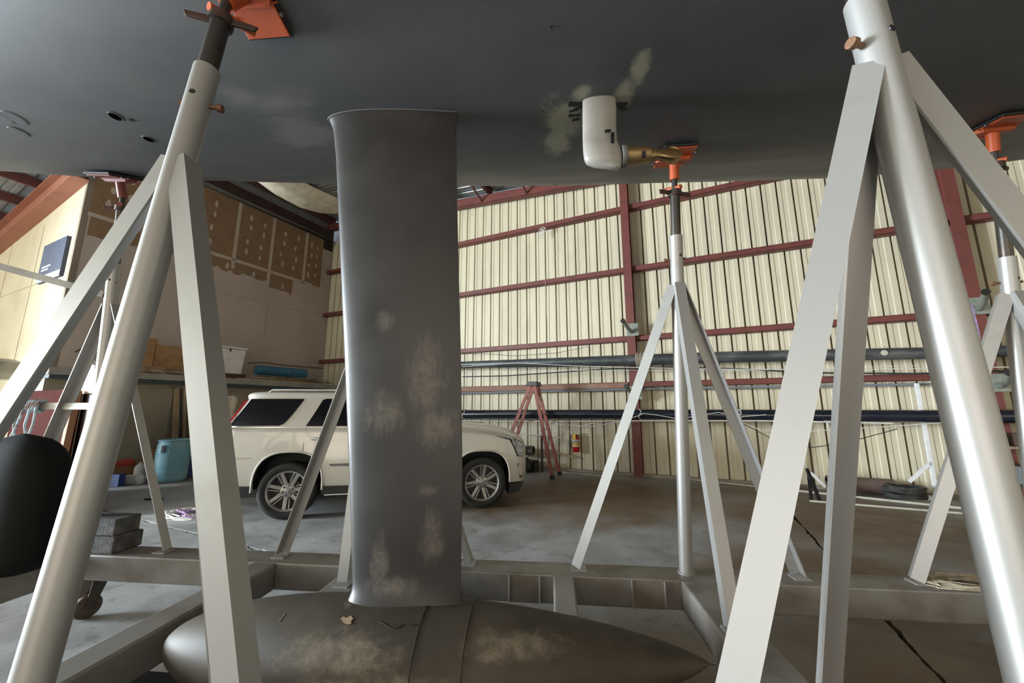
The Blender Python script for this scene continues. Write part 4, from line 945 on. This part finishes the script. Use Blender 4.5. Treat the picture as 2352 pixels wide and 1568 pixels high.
rope([(1266, 1013), (1330, 981), (1365, 970)], NM - .1, .010, rope_white, 'pale cord slanting from the ladder up to the navy mast')
rope([(1188, 995), (1210, 997), (1243, 1000)], N1 - .3, .012, rope_white, 'short pale cord between the ladder and the upright bar', 'cord')
rope([(1560, 962), (1610, 953), (1650, 947), (1700, 957), (1760, 952)], NM - .26, .008, rope_white, 'grey white line crossing the face of the navy mast')
rope([(1695, 966), (1740, 990), (1790, 1017), (1815, 1028), (1870, 1027), (1950, 1015), (2060, 985)], NM - .15, .008, rope_dark, 'slack dark wires hanging below the navy mast near the white brace', 'cable', name='cable')
rope([(1700, 968), (1750, 988), (1820, 992), (1950, 985), (2100, 975), (2200, 968)], NM - .22, .007, rope_white, 'slack white line hanging below the navy mast near the cable coil')
# purple sling
P = wallpts([(2228, 702), (2238, 735), (2246, 770), (2250, 815), (2252, 860), (2256, 900), (2262, 925), (2268, 950), (2262, 965), (2250, 955), (2250, 930), (2256, 905)], NM - .28)
g = MB()
for i in range(len(P) - 1): g.bar(P[i], P[i + 1], (1, 0, .2), .05, .014)
g.top('lifting_sling', purple, BD, P[4], 'purple lifting sling hanging from a bracket over both masts', 'sling')
# ---- ladder
lt = thing('step_ladder', 'red fibreglass step ladder with aluminium rungs standing in front of the metal wall', 'ladder', BD, (-3.7, 9.0, 0))
TL = dn(1226, 885, 9.0); ztop = TL[2]; wt = TL[0]
def rail(wb_, n_, foot, side): return ((wt + side * .06, n_ + (.0), ztop), (wb_, foot, 0.0))
ra = [((wt - .05, 8.89, ztop), (dn(1150, 1080, 9.0)[0], 8.72, .03)), ((wt - .05, 9.11, ztop), (dn(1150, 1080, 9.0)[0], 9.28, .03)), ((wt + .06, 8.89, ztop), (dn(1277, 1085, 9.0)[0], 8.74, .03)), ((wt + .06, 9.11, ztop), (dn(1277, 1085, 9.0)[0], 9.26, .03))]
for a, b in ra:
    g = MB(); g.bar(a, b, (1, 0, 0), .085, .028); rl = g.part('rail', ladder_red, lt, bevel=.003)
    g = MB(); g.box((b[0] - .045, b[1] - .03, 0), (b[0] + .045, b[1] + .03, .09)); g.part('foot', black, rl)
for (a, b), (c, d), nst in ((ra[0], ra[1], 7), (ra[2], ra[3], 6)):
    for k in range(1, nst):
        f = k / nst; p = Vector(a).lerp(Vector(b), f); q = Vector(c).lerp(Vector(d), f); g = MB(); g.bar(p, q, (1, 0, 0), .075 if nst == 7 else .035, .022); g.part('rung', alu, lt)
g = MB(); g.prism([(wt - .16, 8.84, ztop - .02), (wt + .16, 8.84, ztop - .02), (wt + .13, 8.84, ztop + .09), (wt - .13, 8.84, ztop + .09)], (0, .32, 0)); g.part('top_cap', black, lt, bevel=.01)
# ---- fire extinguisher
ex = dn(1323, 1020, 9.93); ew = ex[0]; en = 9.93; z0 = .50
ft = thing('fire_extinguisher', 'red fire extinguisher with yellow tag hung on the metal wall', 'fire extinguisher', BD, (ew, en, z0))
g = MB(); g.lathe([(.085, 0), (.093, .015), (.093, .33), (.08, .38), (.04, .41), (.028, .43)], (ew, en, z0), (0, 0, 1), 24); tk = g.part('tank', ext_red, ft)
g = MB(); g.lathe([(.0945, .13), (.0945, .31)], (ew, en, z0), (0, 0, 1), 24); g.part('label_band', M('print_band', (.62, .60, .52), .5), tk)
g = MB(); g.lathe([(.0952, .16), (.0952, .22)], (ew, en, z0), (0, 0, 1), 24); g.part('yellow_band', yellow, tk)
g = MB(); g.lathe([(.0955, .235), (.0955, .25)], (ew, en, z0), (0, 0, 1), 24); g.part('print_line', black, tk)
g = MB(); g.box((ew - .05, en - .11, z0 + .30), (ew + .025, en - .095, z0 + .46)); g.part('tag', yellow, ft)
g = MB(); g.obox((ew + .03, en, z0 + .47), .15, .03, .02, (1, 0, .25)); g.obox((ew + .03, en, z0 + .44), .14, .03, .02, (1, 0, -.2)); g.obox((ew, en, z0 + .45), .04, .04, .06, (1, 0, 0)); g.part('valve_handle', alu, ft)
g = MB(); g.tube([(ew - .03, en - .02, z0 + .44), (ew - .10, en - .05, z0 + .42), (ew - .13, en - .06, z0 + .32), (ew - .12, en - .05, z0 + .15), (ew - .11, en - .04, z0 + .10)], .012, 8); g.part('hose', rubber, ft)
g = MB(); g.box((ew - .02, en + .02, z0 + .35), (ew + .02, N1 + .015, z0 + .43)); g.part('wall_hook', dark_steel, ft)
# ---- scrap beside the ladder
p = dn(1225, 1035, 9.6)
g = MB(); g.lathe([(.09, 0), (.12, 0), (.12, .75), (.09, .75), (.09, 0)], (p[0] - .75, 9.62, p[2]), (1, 0, 0), 24, cap=False); g.top('duct_pipe', M('brown_grey_pipe', (.14, .12, .11), .55, .3), BD, (p[0] - .4, 9.62, p[2] - .12), 'grey brown pipe length lying on scrap behind the car nose', 'pipe')
g = MB(); g.box((p[0] - .9, 9.35, 0), (p[0] + .05, 9.85, p[2] - .25)); g.lathe([(.02, -.05), (.17, -.04), (.19, 0), (.17, .04), (.02, .05)], (p[0] - .1, 9.3, .20), (0.2, 1, 0), 20); g.lathe([(.02, -.05), (.13, -.04), (.15, 0), (.13, .04), (.02, .05)], (p[0] + .16, 9.45, .15), (1, .3, 0), 18); g.top('scrap_machine', M('greasy_dark_metal', (.035, .03, .027), .55, .4), BD, (p[0] - .4, 9.6, 0), 'greasy dark machine parts heaped on the floor beside the ladder', 'machine', bevel=.02)
a, b = dn(1244, 1000, 9.5), dn(1246, 1076, 9.5)
g = MB(); g.box((a[0] - .025, 9.48, 0), (a[0] + .025, 9.53, a[2])); g.top('steel_upright', M('brown_bar', (.08, .05, .04), .7), BD, (a[0], 9.5, 0), 'thin dark brown steel upright between pipe and ladder', 'bar')
a, b = dn(1275, 1040, 9.75), dn(1325, 1052, 9.95)
g = MB(); g.bar((a[0] - .2, 9.66, .12 + .42), (b[0], 9.98, b[2]), (0, 0, 1), .05, .03); g.top('leaning_board', palewood, BD, (a[0], 9.7, .4), 'pale timber strip leaning on the wall below the extinguisher', 'board')
# ---- long pale pipes on the floor along the wall
for k, (q0, q1, r, lb) in enumerate((((1570, 1099), (2240, 1170), .022, 'long pale pipe lying on the floor along the foot of the metal wall'), ((1290, 1084), (1400, 1095), .018, 'short pale pipe lying on the floor in front of the ladder'), ((1860, 1150), (2230, 1180), .018, 'second pale pipe on the floor in front of the cable coil'))):
    a, b = dz(*q0, r), dz(*q1, r); g = MB(); g.tube([(a[0], a[1], r), (b[0], b[1], r)], r, 10); g.top('floor_pipe', M('dirty_white_pipe', (.50, .46, .38), .6), BD, (a[0], a[1], 0), lb, 'pipe')
# ---- cable coil and drain pipe
p = dz(2085, 1152, 0); rr = random.Random(4)
g = MB()
for k in range(16):
    r = .26 + .02 * rr.random(); h = rr.uniform(.04, .24); tl = rr.uniform(-.1, .1)
    g.tube([(p[0] + r * math.cos(t) * (1 + .03 * math.sin(5 * t + k)), 9.38 + .20 * math.sin(t), .03 + h + tl * math.cos(t) * .3) for t in [2 * math.pi * j / 24 for j in range(25)]], .016, 6, cap=False)
g.top('cable_coil', M('black_cable_jacket', (.03, .03, .03), .45, 0, (.07, .065, .055), 12), BD, (p[0], 9.45, 0), 'thick black cable coil lying against the foot of the metal wall', 'cable')
a, b = dn(1990, 1128, 9.85), dn(2062, 1130, 9.85)
g = MB(); g.lathe([(.11, 0), (.14, 0), (.14, 1.0), (.11, 1.0), (.11, 0)], (a[0] - .6, 9.8, .16), (1, 0, 0), 22, cap=False); g.top('drain_pipe', M('dusty_maroon_pipe', (.13, .085, .07), .7), BD, (a[0], 9.8, .02), 'dusty maroon pipe lying behind the cable coil', 'pipe')
# ---- white steel wall braces
def brace(px_post, px_diag, n, label, base_px=None):
    a, b = dn(*px_post[0], n), dn(*px_post[1], n); c, d = dn(*px_diag[0], n), dn(*px_diag[1], n)
    t = thing('steel_brace', label, 'brace', BD, (b[0], n, 0), 'white steel braces by the wall')
    g = MB(); g.bar((a[0], n, a[2]), (b[0], n, 0), (1, 0, 0), .06, .05); g.part('post', white_paint, t, bevel=.004)
    g = MB(); g.bar((c[0], n, c[2]), (d[0], n, max(.06, d[2])), (0, 1, 0), .05, .05); g.part('diagonal', white_paint, t)
    g = MB(); g.box((min(d[0], b[0]) - .05, n - .05, 0), (b[0] + .15, n + .05, .06)); g.part('base_bar', white_paint, t)
brace(((2105, 880), (2146, 1108)), ((2138, 1062), (2088, 1106)), 9.73, 'white steel brace with a diagonal foot rising behind the cable coil')
brace(((1803, 885), (1813, 1112)), ((1862, 1085), (1895, 1118)), 9.73, 'white steel brace with a diagonal foot, partly hidden by a stand leg')
t = thing('trestle', 'black trestle leg frame folded on the floor in front of the white brace', 'trestle', BD, (1.6, 9.2, 0))
for x0, y0, x1, y1 in ((1858, 1080, 1884, 1152), (1862, 1095, 1864, 1152)):
    a, b = dn(x0, y0, 9.15), dz(x1, y1, 0); g = MB(); g.bar((a[0], 9.3, a[2]), (b[0], b[1], 0.0), (1, 0, 0), .05, .05); g.part('leg', black, t)
# maroon cabinet/wall pack and dark kit behind the far right stand
p = dn(2300, 1010, 9.5)
t = thing('storage_rack', 'dark cluttered storage rack behind the purple sling', 'rack', BD, (p[0], 9.6, 0))
for w in (p[0] - .45, p[0] + 1.1):
    g = MB(); g.box((w - .04, 9.35, 0), (w + .04, 9.43, 1.15)); g.part('upright', black, t)
for z, m in ((.35, dark_steel), (.95, wood)):
    g = MB(); g.box((p[0] - .5, 9.3, z), (p[0] + 1.2, 9.75, z + .04)); sh = g.part('shelf', m, t)
for k, (x, z, sx, sz, m) in enumerate(((-.25, .39, .3, .35, 'kit_brown'), (.25, .39, .35, .28, 'kit_grey'), (.75, .39, .4, .4, 'kit_dark'), (-.2, .99, .25, .22, 'kit_grey'), (.4, .99, .5, .2, 'kit_brown'))):
    g = MB(); g.box((p[0] + x - sx / 2, 9.36, z), (p[0] + x + sx / 2, 9.7, z + sz)); g.top('storage_box', M(m, {'kit_brown': (.10, .06, .04), 'kit_grey': (.18, .19, .19), 'kit_dark': (.03, .03, .03)}[m], .7), BD, (p[0] + x, 9.5, z), ['small brown box at one end of the lower rack shelf', 'grey box in the middle of the lower rack shelf', 'tall dark box at the end of the lower rack shelf', 'small grey box on the upper rack shelf', 'long flat brown box on the upper rack shelf'][k], 'box', 'boxes on the storage rack', bevel=.01)
# cord tied to the red girt
p = dn(1247, 530, N1 - .24); g = MB(); rr = random.Random(8)
for k in range(6):
    g.tube([(p[0] + rr.uniform(-.02, .02), p[1], p[2] + .12), (p[0] + rr.uniform(-.12, .12), p[1] - .05, p[2] + .05), (p[0] + rr.uniform(-.18, .18), p[1] - .04, p[2] - rr.uniform(.08, .25))], .008, 5)
g.tube([(p[0], p[1], p[2] + .1), (p[0] + .05, p[1], p[2] - 1.6), (p[0] + .1, p[1], p[2] - 3.2)], .004, 5)
g.top('hanging_cord', rope_white, BD, (p[0], p[1], p[2] - .2), 'frayed white cord knotted on a high red girt', 'cord')

# ================================================================== OFFICE SIDE
LZ = 2.424
def ledgebox(name, x0, y0, x1, y1, w, dep, mat, label, cat, z0=LZ, rot=0, group=None, bevel=.006):
    a, b = dw(x0, y0, w), dw(x1, y1, w); zt = max(a[2], z0 + .05); g = MB(); c = (w - dep / 2, (a[1] + b[1]) / 2, (z0 + zt) / 2)
    g.obox(c, abs(b[1] - a[1]), dep, zt - z0, (math.sin(rot), math.cos(rot), 0)); return g.top(name, mat, BD, (c[0], c[1], z0), label, cat, group, bevel=bevel)
ledgebox('cardboard_box', 333, 774, 352, 850, -12.06, .6, card, 'upright brown cardboard box end on the office roof ledge', 'box', group='cardboard on the office roof')
ledgebox('cardboard_box', 356, 790, 440, 850, -12.06, .7, card, 'wide brown cardboard box on the office roof ledge beside the pallet', 'box', group='cardboard on the office roof')
a, b = dw(428, 800, -11.75), dw(446, 850, -11.75); g = MB(); g.prism([(-11.85, a[1] + .05, LZ), (-11.6, a[1] + .35, LZ), (-11.72, a[1] + .4, LZ + .55), (-11.9, a[1] + .25, LZ + .62)], (-.02, 0, 0)); g.top('cardboard_flap', card, BD, (-11.75, a[1], LZ), 'torn cardboard flap leaning beside the wide cardboard box', 'cardboard', 'cardboard on the office roof')
# pallet
pt_ = thing('pallet', 'old timber pallet lying flat on the office roof ledge', 'pallet', BD, (-11.75, dw(365, 840, -11.7)[1], LZ))
a, b = dw(312, 840, -11.6)[1], dw(430, 840, -11.6)[1]
for k in range(3): g = MB(); g.box((-12.0 + k * .19, a, LZ + .025), (-11.93 + k * .19, b, LZ + .115)); g.part('bearer', wood, pt_)
for k in range(5): g = MB(); g.box((-12.0 + k * .1, a, LZ + .118), (-11.93 + k * .1, b, LZ + .14)); g.part('deck_board', wood, pt_)
for k in range(3): g = MB(); n_ = a + (b - a) * (.03 + .45 * k); g.box((-12.0, n_, LZ + .0), (-11.56, n_ + .1, LZ + .024)); g.part('bottom_board', wood, pt_)
# lumber strips
rr = random.Random(21)
lab = ['long pale lath', 'dark plank edge', 'thin grey batten', 'pale batten end', 'flat brown strip', 'split timber strip', 'narrow white lath']
for k in range(7):
    n0 = 6.3 + rr.uniform(-.1, .9) + k * .12; ln = rr.uniform(1.6, 3.0); w = -11.58 - .03 * k; z = LZ + .012 + k * .0245; g = MB()
    g.bar((w, n0, z), (w - rr.uniform(-.04, .02), min(n0 + ln, 9.5), z), (1, 0, 0), .07, .022)
    g.top('timber_strip', (palewood, wood, greywood)[k % 3], BD, (w, n0, LZ), lab[k] + ' lying along the office roof ledge', 'timber', 'timber strips on the office roof')
g = MB(); a, b = dw(470, 850, -11.9)[1], dw(568, 850, -11.9)[1]; g.box((-12.6, a, LZ), (-11.95, b, LZ + .16)); g.top('plywood_stack', M('brown_ply', (.085, .04, .025), .8), BD, (-12.3, a, LZ), 'dark brown plywood sheets under the white dock box', 'plywood', bevel=.005)
# white dock box with lid and latch
a = dw(497, 800, -11.95); b = dw(562, 845, -11.95); zb_ = LZ + .165; zt2 = dw(530, 800, -11.95)[2]
bx = thing('dock_box', 'white plastic dock box with hasp standing on plywood on the office roof', 'box', BD, (-12.25, (a[1] + b[1]) / 2, zb_))
g = MB(); g.hexa([(-12.55, a[1] + .05, zb_), (-12.0, a[1] + .05, zb_), (-12.0, b[1] - .05, zb_), (-12.55, b[1] - .05, zb_), (-12.58, a[1], zt2), (-11.97, a[1], zt2), (-11.97, b[1], zt2), (-12.58, b[1], zt2)]); g.part('bin', whiteplastic, bx, bevel=.015)
g = MB(); g.box((-12.62, a[1] - .03, zt2 + .002), (-11.93, b[1] + .03, zt2 + .06)); g.part('lid', whiteplastic, bx, bevel=.015)
g = MB(); m_ = (a[1] * .55 + b[1] * .45); g.box((-11.965, m_ - .02, zt2 - .06), (-11.945, m_ + .02, zt2 + .03)); g.tube([(-11.94, m_ - .02, zt2 - .06), (-11.94, m_, zt2 - .10), (-11.94, m_ + .025, zt2 - .06)], .008, 6); g.part('hasp', dark_steel, bx)
# blue roll
a, b = dw(588, 843, -11.75), dw(702, 857, -11.5); g = MB()
rr_ = .14; ax = Vector((-11.5, b[1], LZ + rr_ + .165)) - Vector((-11.75, a[1], LZ + rr_ + .165)); g.lathe([(.06, 0), (rr_, 0), (rr_, ax.length), (.11, ax.length), (.11, ax.length - .2), (.06, ax.length - .2)], (-11.75, a[1], LZ + rr_ + .165), ax, 28); g.top('foam_roll', bluetarp, BD, (-11.6, (a[1] + b[1]) / 2, LZ + .165), 'blue rolled foam sheet lying on timber on the office roof', 'roll')
# wires along the drywall
for k, (pp, lb) in enumerate((([(172, 808), (200, 795), (235, 789), (300, 795), (360, 800)], 'dark wire arching along the drywall above the white metal tray'), ([(570, 833), (610, 832), (650, 838), (700, 842), (745, 846)], 'dark wire trailing along the drywall above the blue roll'))):
    P = [dw(x, y, WD + .03) for x, y in pp]; g = MB(); g.tube(P, .012, 6); g.top('cable', rope_dark, BD, P[2], lb, 'cable')
# canvas drape slung from the roof
pts = [(575, 405), (632, 447), (690, 478), (735, 490), (785, 492)]; pts2 = [(640, 395), (690, 415), (720, 430), (750, 444), (790, 462)]
A_ = [dw(x, y, -10.9) for x, y in pts]; B_ = [dw(x, y, -10.0) for x, y in pts2]; rows = []
for i in range(25):
    f = i / 24 * 4; j = min(int(f), 3); q = f - j; a = Vector(A_[j]).lerp(Vector(A_[j + 1]), q); b = Vector(B_[j]).lerp(Vector(B_[j + 1]), q)
    rows.append([a.lerp(b, s / 10) + V3(0, 0, .012 * math.sin(s * 1.9 + f * .6) - .12 * math.sin(math.pi * s / 10)) for s in range(11)])
g = MB(); g.grid(rows, True); o = g.top('canvas_drape', canvas, BD, tuple(A_[2]), 'cream canvas sheet slung from the roof purlins beside the drywall', 'canvas')
sd_ = o.modifiers.new('solid', 'SOLIDIFY'); sd_.thickness = .006
# ---- floor items by the office
p = dz(388, 1109, 0)
bl = thing('plastic_drum', 'pale blue plastic drum standing on the floor in front of the office wall', 'drum', BD, (p[0], p[1], 0)); _l = math.hypot(p[0], p[1]); c = (p[0] * (1 + .29 / _l), p[1] * (1 + .29 / _l), 0)
hb_ = dw(388, 1012, p[0])[2]
g = MB(); g.lathe([(.26, 0), (.285, .03), (.30, .10), (.305, .30), (.298, .31), (.305, .32), (.31, .60), (.302, .61), (.308, .62), (.30, hb_ - .12), (.28, hb_ - .03), (.285, hb_), (.265, hb_), (.26, hb_ - .06), (.0001, hb_ - .07)], c, (0, 0, 1), 40); g.part('shell', blueplastic, bl, sharp=30)
g = MB(); g.tube([(c[0] + .29 * math.cos(t), c[1] + .29 * math.sin(t), hb_ - .005) for t in [2 * math.pi * j / 30 for j in range(31)]], .014, 8, cap=False); g.part('rim', blueplastic, bl)
g = MB(); a = math.radians(-60); g.obox((c[0] + .31 * math.cos(a), c[1] + .31 * math.sin(a), hb_ - .18), .02, .06, .16, (math.cos(a), math.sin(a), 0)); g.part('chipped_hole', rope_dark, bl)
# blue panel
a, b = dw(437, 918, -10.95), dw(520, 1094, -10.95); yb = dw(425, 1094, -10.95)[1]; zt2 = a[2]
g = MB(); y0 = yb; y1 = dw(545, 1000, -10.95)[1]
g.prism([(-10.95, y0, 0), (-10.95, y1, 0), (-11.2, y1, zt2), (-11.2, y0 + .18, zt2), (-11.19, y0 + .1, zt2 - .06)], (-.04, 0, 0)); g.top('blue_panel', bluesheet, BD, (-11.1, (y0 + y1) / 2, 0), 'tall blue padded panel leaning against the office wall behind the drum', 'panel', bevel=.01)
# leaning trim boards
for k, (xb, xt, m, lb) in enumerate(((398, 407, palewood, 'pale weathered board leaning on the office wall behind the drum'), (412, 414, greywood, 'dark narrow board leaning on the office wall behind the drum'), (422, 424, palewood, 'thin pale batten leaning on the office wall beside the blue panel'))):
    a, b = dw(xt, 893, WO + .03), dw(xb, 1090, WO + .22); g = MB(); g.bar((WO + .035, a[1], a[2]), (WO + .22, b[1], .0 + .01), (0, 1, 0), (.13, .045, .06)[k], .025); g.top('leaning_plank', m, BD, (WO + .2, b[1], 0), lb, 'plank', 'boards leaning on the office wall')
# carton and cans heap
cx = dz(240, 1116, 0)
def flo(x0, x1, ytop, ybot, dep, name, mat, label, cat, group=None, lift=0):
    a, b = dz(x0, ybot, 0), dz(x1, ybot, 0); t = dw(x0, ytop, a[0])[2]; g = MB(); c = Vector(((a[0] + b[0]) / 2, (a[1] + b[1]) / 2, 0)); d = Vector((b[0] - a[0], b[1] - a[1], 0)); n = Vector((-d.y, d.x, 0)).normalized()
    g.obox(c + n * dep / 2 + V3(0, 0, lift + (t - lift) / 2), d.length, dep, t - lift, d); return g.top(name, mat, BD, tuple(c + n * dep / 2 + V3(0, 0, lift)), label, cat, group, bevel=.006), t
flo(224, 245, 1083, 1118, .14, 'carton', card, 'brown open carton at the front of the floor heap', 'carton', 'cartons by the office wall')
flo(247, 270, 1090, 1118, .14, 'carton', bluesheet, 'blue printed carton at the front of the floor heap', 'carton', 'cartons by the office wall')
flo(272, 313, 1094, 1112, .22, 'flat_tray', whiteplastic, 'stack of white trays on the floor beside the blue carton', 'tray')
_, tz = flo(300, 350, 1032, 1100, .18, 'carton', card, 'tall brown carton standing against the office wall beside the drum', 'carton', 'cartons by the office wall')
p0 = dz(258, 1112, 0); nB = Vector((0, 0, 0))
g = MB(); c = (p0[0] - .40, p0[1] + .2, 0); g.box((c[0] - .14, c[1] - .28, 0), (c[0] + .14, c[1] + .28, .32)); g.top('carton', card, BD, c, 'low brown carton carrying a red tool bag', 'carton', 'cartons by the office wall', bevel=.006)
g = MB()
for i in range(7):
    pass
g.grid([[(c[0] + .13 * math.cos(a) * q, c[1] + .08 + .20 * math.sin(a) * q * (1 + .15 * math.sin(3 * a)), .322 + h) for a in [2 * math.pi * j / 20 for j in range(20)]] for q, h in ((.9, 0), (1.0, .05), (.92, .11), (.6, .16), (.1, .17))], True, True); g.f.append(tuple(range(20))); g.sm.append(False)
g.top('tool_bag', M('red_bag', (.55, .06, .05), .5), BD, (c[0], c[1] + .08, .322), 'small bright red bag lying on a low carton', 'bag')
p = dz(316, 1106, 0)
for k, (dx, dy, r, h, m, lb) in enumerate(((0, 0, .095, .42, whiteplastic, 'tall white plastic jug beside the drum'), (.32, -.10, .08, .2, white_paint, 'small white paint can in the floor heap'))):
    g = MB(); c = (p[0] + dx, p[1] + dy, 0); g.lathe([(r * .95, 0), (r, .02), (r, h * .72), (r * .8, h * .82), (r * .35, h * .9), (r * .35, h), (.0001, h)], c, (0, 0, 1), 20); g.top('jug' if k == 0 else 'paint_can', m, BD, c, lb, 'container')
# broom handle leaning
a, b = dw(254, 1020, WO + .03), dz(247, 1098, 0); g = MB(); g.tube([(WO + .02, a[1] - .3, a[2] + .35), (WO + .04, b[1] - .3, 0.0)], .016, 8); g.top('leaning_pole', palewood, BD, (WO + .2, b[1], 0), 'thin pale pole leaning on the office wall left of the cartons', 'pole')
# maroon board and post, white tray, dish, sign on the left gable
NL = 2.55
def npoly(px_, n, th, name, mat, label, cat, fr_bottom=None, bevel=.004):
    P = [dn(x, y, n) for x, y in px_]
    if fr_bottom is not None: P = [(p[0], p[1], fr_bottom if p[2] < .9 else p[2]) for p in P]
    g = MB(); g.prism(P, (0, th, 0)); zs_ = min(p[2] for p in P); return g.top(name, mat, BD, (sum(p[0] for p in P) / len(P), n, zs_), label, cat, bevel=bevel)
pl = [dn(x, y, NL) for x, y in ((40, 892), (182, 892))]
g = MB(); g.box((pl[0][0], NL, 0), (pl[1][0], NL + .05, pl[1][2])); g.top('maroon_board', maroon, BD, (pl[0][0], NL, 0), 'large maroon board standing in front of the bright cream wall', 'board', bevel=.005)
pl2 = [dn(x, y, NL) for x, y in ((176, 897), (191, 897))]
g = MB(); g.bar((pl2[0][0] + .12, NL - .06, 0), (pl2[1][0], NL - .06, pl2[1][2]), (1, 0, 0), .12, .08); g.top('timber_post', M('orange_brown_timber', (.25, .115, .05), .7, 0, (.14, .06, .03), 6, .4, .7, .1, (1, 1, .2)), BD, (pl2[0][0], NL - .06, 0), 'orange brown timber post standing beside the maroon board', 'post', bevel=.006)
g = MB(); q0 = dn(192, 905, NL + .1); g.box((q0[0], NL + .1, 0), (q0[0] + .55, NL + .3, q0[2])); g.top('dark_cabinet', M('dark_brown_cabinet', (.045, .022, .018), .6), BD, (q0[0] + .3, NL + .2, 0), 'dark brown cabinet between the timber post and the office', 'cabinet', bevel=.008)
# white tray table top resting on the cabinet
P = [dn(x, y, NL + .15) for x, y in ((174, 830), (232, 856), (228, 884), (174, 890))]
g = MB(); zc = q0[2] + .002; lo_w, hi_w = q0[0] - .02, q0[0] + .6
g.box((lo_w, NL + .02, zc), (hi_w, NL + .32, zc + .16)); tr = g.top('plywood_box', M('pale_ply_box', (.60, .45, .33), .7), BD, (lo_w, NL + .1, zc), 'pale plywood box on top of the dark cabinet', 'box', bevel=.004)
t = thing('metal_tray', 'white metal tray tilted on top of the pale plywood box', 'tray', BD, (lo_w + .3, NL + .15, zc + .162))
g = MB(); z1, z2 = zc + .163, P[0][2]; g.prism([(lo_w, NL + .04, z1), (hi_w, NL + .04, z1), (hi_w + .03, NL + .04, z1 + .22), (lo_w + .02, NL + .04, z2)], (0, .03, 0)); g.part('panel', M('pale_blue_white', (.68, .70, .74), .5), t)
g = MB(); g.bar((lo_w + .0, NL + .03, z2 + .01), (hi_w + .05, NL + .03, z1 + .23), (0, 1, 0), .12, .045); g.part('rim', white_paint, t, bevel=.004)
# round dish lamp on the cream wall
q = dn(14, 846, NB - .35); lp = thing('dish_lamp', 'round grey metal dish lamp fixed to the bright cream wall', 'lamp', BD, (q[0], NB, q[2]))
g = MB(); g.lathe([(.0001, -.26), (.25, -.24), (.42, -.14), (.46, 0), (.44, .02), (.42, .12), (.25, .2), (.0001, .21)], (q[0], NB - .5, q[2]), (0, 0, 1), 32); g.part('bowl', M('dull_lamp_metal', (.30, .28, .24), .45, .4), lp)
g = MB(); g.tube([(q[0], NB - .02, q[2] + .05), (q[0], NB - .3, q[2] + .1)], .03, 10); g.part('arm', dark_steel, lp)
# blue sign
SP = [dn(x, y, NB - .06) for x, y in ((82, 660), (135, 640), (140, 552), (94, 577))]
w0_, w1_ = SP[0][0], SP[1][0]; z0_, z1_ = 4.66, 5.66
sg_ = thing('wall_sign', 'slate blue sign board with faint white lettering on the bright cream wall', 'sign', BD, ((w0_ + w1_) / 2, NB, z0_))
g = MB(); g.box((w0_, NB - .07, z0_), (w1_, NB - .002, z1_)); g.part('board', signblue, sg_, bevel=.006)
g = MB(); g.box((w0_, NB - .072, z0_), (w1_, NB - .0701, z0_ + .16)); g.part('footer_stripe', M('pale_blue_print', (.42, .48, .60), .6), sg_)
rr = random.Random(2)
for k, (z, f0, f1) in enumerate(((z0_ + .36, .12, .46), (z0_ + .28, .12, .40))):
    x = w0_ + (w1_ - w0_) * f0
    while x < w0_ + (w1_ - w0_) * f1:
        l = rr.uniform(.05, .12); g = MB(); g.box((x, NB - .0725, z), (x + l, NB - .0702, z + .045)); g.part('lettering', white_paint, sg_); x += l + .025
# cream rag on the blue panel top
p = dw(535, 925, -10.9); g = MB(); rr = random.Random(12)
g.grid([[( -10.92 + .05 * math.cos(a) * q, p[1] + .16 * math.cos(a) * q, p[2] + h + .03 * math.sin(3 * a + h * 9)) if False else (-10.98 + (.05 + .02 * math.sin(5 * a)) * math.cos(a), p[1] + .15 * q * math.sin(a), p[2] + h) for a in [2 * math.pi * j / 18 for j in range(18)]] for q, h in ((.5, -.38), (.75, -.28), (.85, -.1), (1.0, .05), (.9, .14), (.4, .18))], True, True)
g.f.append(tuple(range(18))); g.sm.append(False); g.f.append(tuple(5 * 18 + j for j in range(18))); g.sm.append(False)
g.top('cloth_rag', canvas, BD, (-10.98, p[1], p[2] - .38), 'cream cloth hanging over the edge of the blue panel', 'cloth')
# floor rope heap in front of the car
p = dz(432, 1183, 0); P_ = M('violet_cord', (.36, .22, .38), .8)
strands(20, (p[0], p[1], 0), .42, .24, .05, .008, 31, BD).top('rope_pile', rope_white, BD, (p[0], p[1], 0), 'tangled white rope pile lying on the concrete floor beside the joint', 'rope')
strands(9, (p[0] + .1, p[1] + .05, .0), .36, .18, .09, .008, 33, BD).top('rope_pile', P_, BD, (p[0] + .1, p[1], 0), 'violet cord tangled among the white rope on the floor', 'rope')
p = dz(340, 1150, 0); g = MB(); g.tube([(p[0] - .12, p[1], .018), (p[0] + .1, p[1] + .1, .018), (p[0] + .14, p[1] + .16, .018)], .016, 8); g.top('metal_offcut', dark_steel, BD, (p[0], p[1], 0), 'short dark metal offcut lying on the floor in front of the cartons', 'offcut')
# tie ropes on the far left stand brace
q = Vector((-4.35, 2.85, 1.62)); g = MB(); rr = random.Random(6)
for k in range(9): g.tube([(q.x + k * .022 - .1 + .01 * math.sin(t), q.y + .035 * math.cos(t), q.z + .045 * math.sin(t)) for t in [2 * math.pi * j / 12 for j in range(13)]], .012, 6, cap=False)
for k in range(4):
    x = q.x - .1 + .06 * k; g.tube([(x, q.y - .035, q.z - .02), (x + rr.uniform(-.03, .03), q.y - .045, q.z - .15), (x + rr.uniform(-.08, .08), q.y - .04, q.z - rr.uniform(.25, .36))], .008, 6)
g.top('tie_rope', M('pale_blue_rope', (.45, .60, .68), .8, 0, (.18, .12, .10), 10, .45, .6), BT, tuple(q), 'pale blue rope lashed round the brace of the stand by the office', 'rope')
